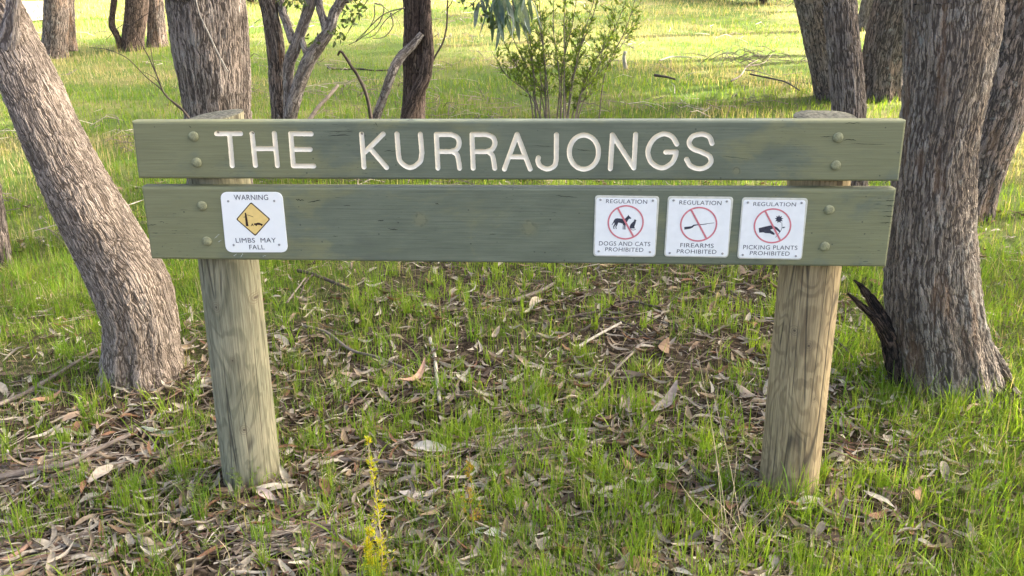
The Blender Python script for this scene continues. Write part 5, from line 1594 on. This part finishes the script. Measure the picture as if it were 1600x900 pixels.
# 2. short fuzzy ground cover
N = 122400
x, y, d = polar(N, 1.2, 5.0, .94, rg)
m = sstep(.46, .62, fbm(x * 2.6 + 31, y * 2.6 + 5, 61)) * .40 + .04
keep = (rg.random(N) < m) & near_clear(x, y)
x, y = x[keep], y[keep]; n = len(x)
c = mixc(G_OLIVE, G_LIME, rg.random(n) * .8); st = rg.random(n) < .25; c[st] = mixc(STRAW, G_OLIVE, rg.random(st.sum()))
o = link('ground_cover', blades('ground_cover', x, y, rg.uniform(.015, .05, n), rg.uniform(.0014, .003, n), np.abs(rg.normal(.3, .4, n)), c, 2, rg), M['grass'])
tag(o, 'low mossy fuzz of fine seedlings between the leaves', 'ground cover', kind='stuff')
# 3. broad bright blades
N = 7072
x, y, d = polar(N, 1.3, 6.0, .94, rg)
m = .05 + .5 * sstep(.9, 1.6, x - .1 * y) + .10 * sstep(.5, .65, fbm(x * 2, y * 2, 71))
keep = (rg.random(N) < m) & near_clear(x, y)
x, y = x[keep], y[keep]
x = np.repeat(x, 3) + rg.normal(0, .012, len(x) * 3); y = np.repeat(y, 3) + rg.normal(0, .012, len(y) * 3); n = len(x)
c = mixc(G_MID, G_LIME, rg.random(n)) * rg.uniform(.9, 1.25, (n, 1))
o = link('broad_grass', blades('broad_grass', x, y, rg.uniform(.08, .19, n), rg.uniform(.005, .0095, n), np.abs(rg.normal(.5, .35, n)), c, 6, rg), M['grass'])
tag(o, 'broad bright green grass blades, thickest at lower right', 'grass', kind='stuff')
# 4. dry straw in the litter
N = 12240
x, y, d = polar(N, 1.2, 6.0, .94, rg)
m = .12 + .5 * np.exp(-((x - .72) ** 2 / .12 + (y + .55) ** 2 / .10)) + .25 * sstep(.5, .62, fbm(x * 1.7, y * 1.7, 81))
keep = (rg.random(N) < m) & near_clear(x, y)
x, y = x[keep], y[keep]; n = len(x)
o = link('dry_grass', blades('dry_grass', x, y, rg.uniform(.06, .2, n), rg.uniform(.0016, .003, n), rg.uniform(.5, 2.2, n), mixc(STRAW, PALE, rg.random(n)) * rg.uniform(.7, 1.1, (n, 1)), 4, rg), M['grass'])
tag(o, 'bent dry straw blades lying in the litter', 'dry grass', kind='stuff')
# 5. meadow
N = 310000
x, y, d = polar(N, 5.0, 75.0, .80, rg)
g = turf_mask(x, y)
dry = fbm(x * .22 + 4, y * .5 + 1, 91, 4)
dryness = sstep(.48, .62, dry + .17 * sstep(11, 20, d) - .08)
dens = (.55 + .45 * vnoise(x * 1.1, y * 1.1, 93)) * (.2 + .8 * g)
keep = rg.random(N) < dens
x, y, d, dryness = x[keep], y[keep], d[keep], dryness[keep]; n = len(x)
tall = vnoise(x * .7, y * .7, 95)
h = rg.uniform(.04, .12, n) * (.6 + .9 * tall) * (1 + .35 * dryness); w = rg.uniform(.0026, .005, n) * np.clip(d / 4.5, 1, 9)
tone = np.clip(fbm(x * .5, y * .5, 97) + rg.normal(0, .25, n), 0, 1)
c = mixc(G_MID, G_LIME, tone) * .9; dp = rg.random(n) < .25; c[dp] = G_DEEP * 1.1; ol = rg.random(n) < .12; c[ol] = G_OLIVE * rg.uniform(.8, 1.3, (ol.sum(), 1))
st = rg.random(n) < (.07 + .72 * dryness); c[st] = mixc(STRAW, PALE, rg.random(st.sum()))
nr_ = d < 13.0
for nm, mk, sg, lab in (('meadow_grass', nr_, 2, 'long green and straw meadow grass just behind the sign'), ('far_grass', ~nr_, 1, 'paler sunlit grass covering the upper slope far behind')):
    o = link(nm, blades(nm, x[mk], y[mk], h[mk], w[mk], np.abs(rg.normal(.15, .25, mk.sum())), c[mk], sg, rg), M['grass'])
    tag(o, lab, 'grass', kind='stuff')

# ================================================================== SMALL PLANTS
def seedling(label, base_px, pts, cols, stem_mat, dense, seed, leaf=(.010, .017)):
    g = ground(*base_px)
    t = thing('seedling', g, label, 'plant')
    rg = np.random.default_rng(seed)
    W = [g - np.array([0, 0, .01])] + [at_y(u, v, g[1] + dy) for (u, v, dy) in pts]
    P, Rr = rpath(W, np.linspace(.0022, .0011, len(W)), .006)
    link('stem', tube_mesh('stem', P, Rr, 6), stem_mat, t)
    items = []
    n = len(P)
    for k in range(dense):
        f = rg.random() ** .9
        if math.sin(f * 23 + seed) < -.35 and f > .25: continue
        i = int(f * (n - 1))
        d = rg.normal(size=3); d[2] = abs(d[2]) + .9; d /= np.linalg.norm(d)
        Lb = rg.uniform(.0, .055) * (1.15 - f)
        for q in range(7):
            ax = d + rg.normal(size=3) * .5
            V, F = gum_leaf_strip(P[i] + d * Lb * rg.uniform(.3, 1.1), ax, rg.normal(size=3), rg.uniform(*leaf), rg.uniform(.0026, .0042), 0, 2)
            items.append((V, F, np.array(cols[rg.integers(len(cols))]) * rg.uniform(.85, 1.15)))
    leaf_bunch('foliage', items, t, M['grass'])
    return t
YEL = [(0.70, 0.62, 0.03), (0.60, 0.60, 0.035), (0.46, 0.53, 0.04), (0.70, 0.55, 0.03)]
ORA = [(0.46, 0.27, 0.03), (0.44, 0.34, 0.04), (0.34, 0.32, 0.05)]
seedling('slender yellow green seedling at the bottom left of centre', (594, 903), [(597, 870, 0), (594, 830, 0), (589, 790, .01), (583, 745, .01), (577, 715, .02), (576, 682, .02)], YEL, M['straw'], 150, 3)
seedling('bushy yellow green seedling at the bottom edge', (585, 908), [(580, 885, 0), (576, 855, 0), (578, 825, 0)], YEL, M['straw'], 190, 5)
seedling('small orange tipped seedling right of the yellow one', (741, 836), [(740, 815, 0), (735, 790, 0), (731, 765, 0), (733, 735, 0), (734, 704, 0)], ORA, M['twig_red'], 80, 9)

def weed(label, u, v, hh, seed):
    g = ground(u, v); rg = np.random.default_rng(seed)
    t = thing('weed', g, label, 'weed', 'small star leaved weeds near the left post')
    items = []
    for k in range(5):
        d = np.array([rg.normal(0, .35), rg.normal(0, .35), 1.0]); L = hh * rg.uniform(.6, 1.1); e = g + d * L
        P, Rr = rpath([g, g + d * L * .5 + rg.normal(0, .004, 3), e], [.0013, .0011, .0008], .01)
        link('stem', tube_mesh('stem', P, Rr, 5), M['weed'], t)
        for f in (.55, .78, 1.0):
            c = g + d * L * f
            for q in range(6):
                a = q * 1.05 + rg.random(); V, F = gum_leaf_strip(c, np.array([math.cos(a), math.sin(a), .35]), np.array([-math.sin(a), math.cos(a), 0]), rg.uniform(.008, .014), .004, 0, 2)
                items.append((V, F, np.array((0.20, 0.26, 0.06)) * rg.uniform(.8, 1.3)))
    leaf_bunch('foliage', items, t, M['grass'])
M['weed'] = mat_simple('weed_stem', (0.17, 0.22, 0.06), .6)
for k, (lab, u, v, hh) in enumerate((('star leaved weed against the foot of the left post', 384, 770, .09), ('star leaved weed left of the left post', 318, 782, .10), ('star leaved weed farther left of the left post', 290, 772, .09), ('star leaved weed among bark at lower left', 66, 842, .09), ('star leaved weed at the bottom left below the thin twig', 318, 872, .08))):
    weed(lab, u, v, hh, 100 + k)

def straw_stems(label, base_px, tips, seed):
    g = ground(*base_px); rg = np.random.default_rng(seed)
    t = thing('dry_grass_stem', g, label, 'dry grass')
    for (u, v, dy) in tips:
        e = at_y(u, v, g[1] + dy); b = g + np.array([rg.normal(0, .02), rg.normal(0, .02), -.01])
        m = (b + e) / 2 + rg.normal(0, .012, 3)
        P, Rr = rpath([b, m, e], [.0014, .0012, .0007], .02)
        link('stem', tube_mesh('stem', P, Rr, 5), M['straw'], t)
straw_stems('tall dry straw stems standing left of the right post', (1138, 848), [(1088, 540, .25), (1112, 668, .1), (1152, 700, .0), (1104, 575, .22)], 4)
straw_stems('dry straw stems spreading over the litter at lower right of centre', (1170, 880), [(1050, 738, .2), (1100, 760, .1), (1230, 815, .05), (1260, 842, 0), (1130, 790, .1), (1205, 800, .1)], 6)
straw_stems('single bent straw stem at the bottom centre', (634, 902), [(702, 808, .1), (730, 806, .12)], 7)
straw_stems('thin curved straw in the lower left grass', (368, 898), [(352, 862, .02), (336, 838, .05)], 8)
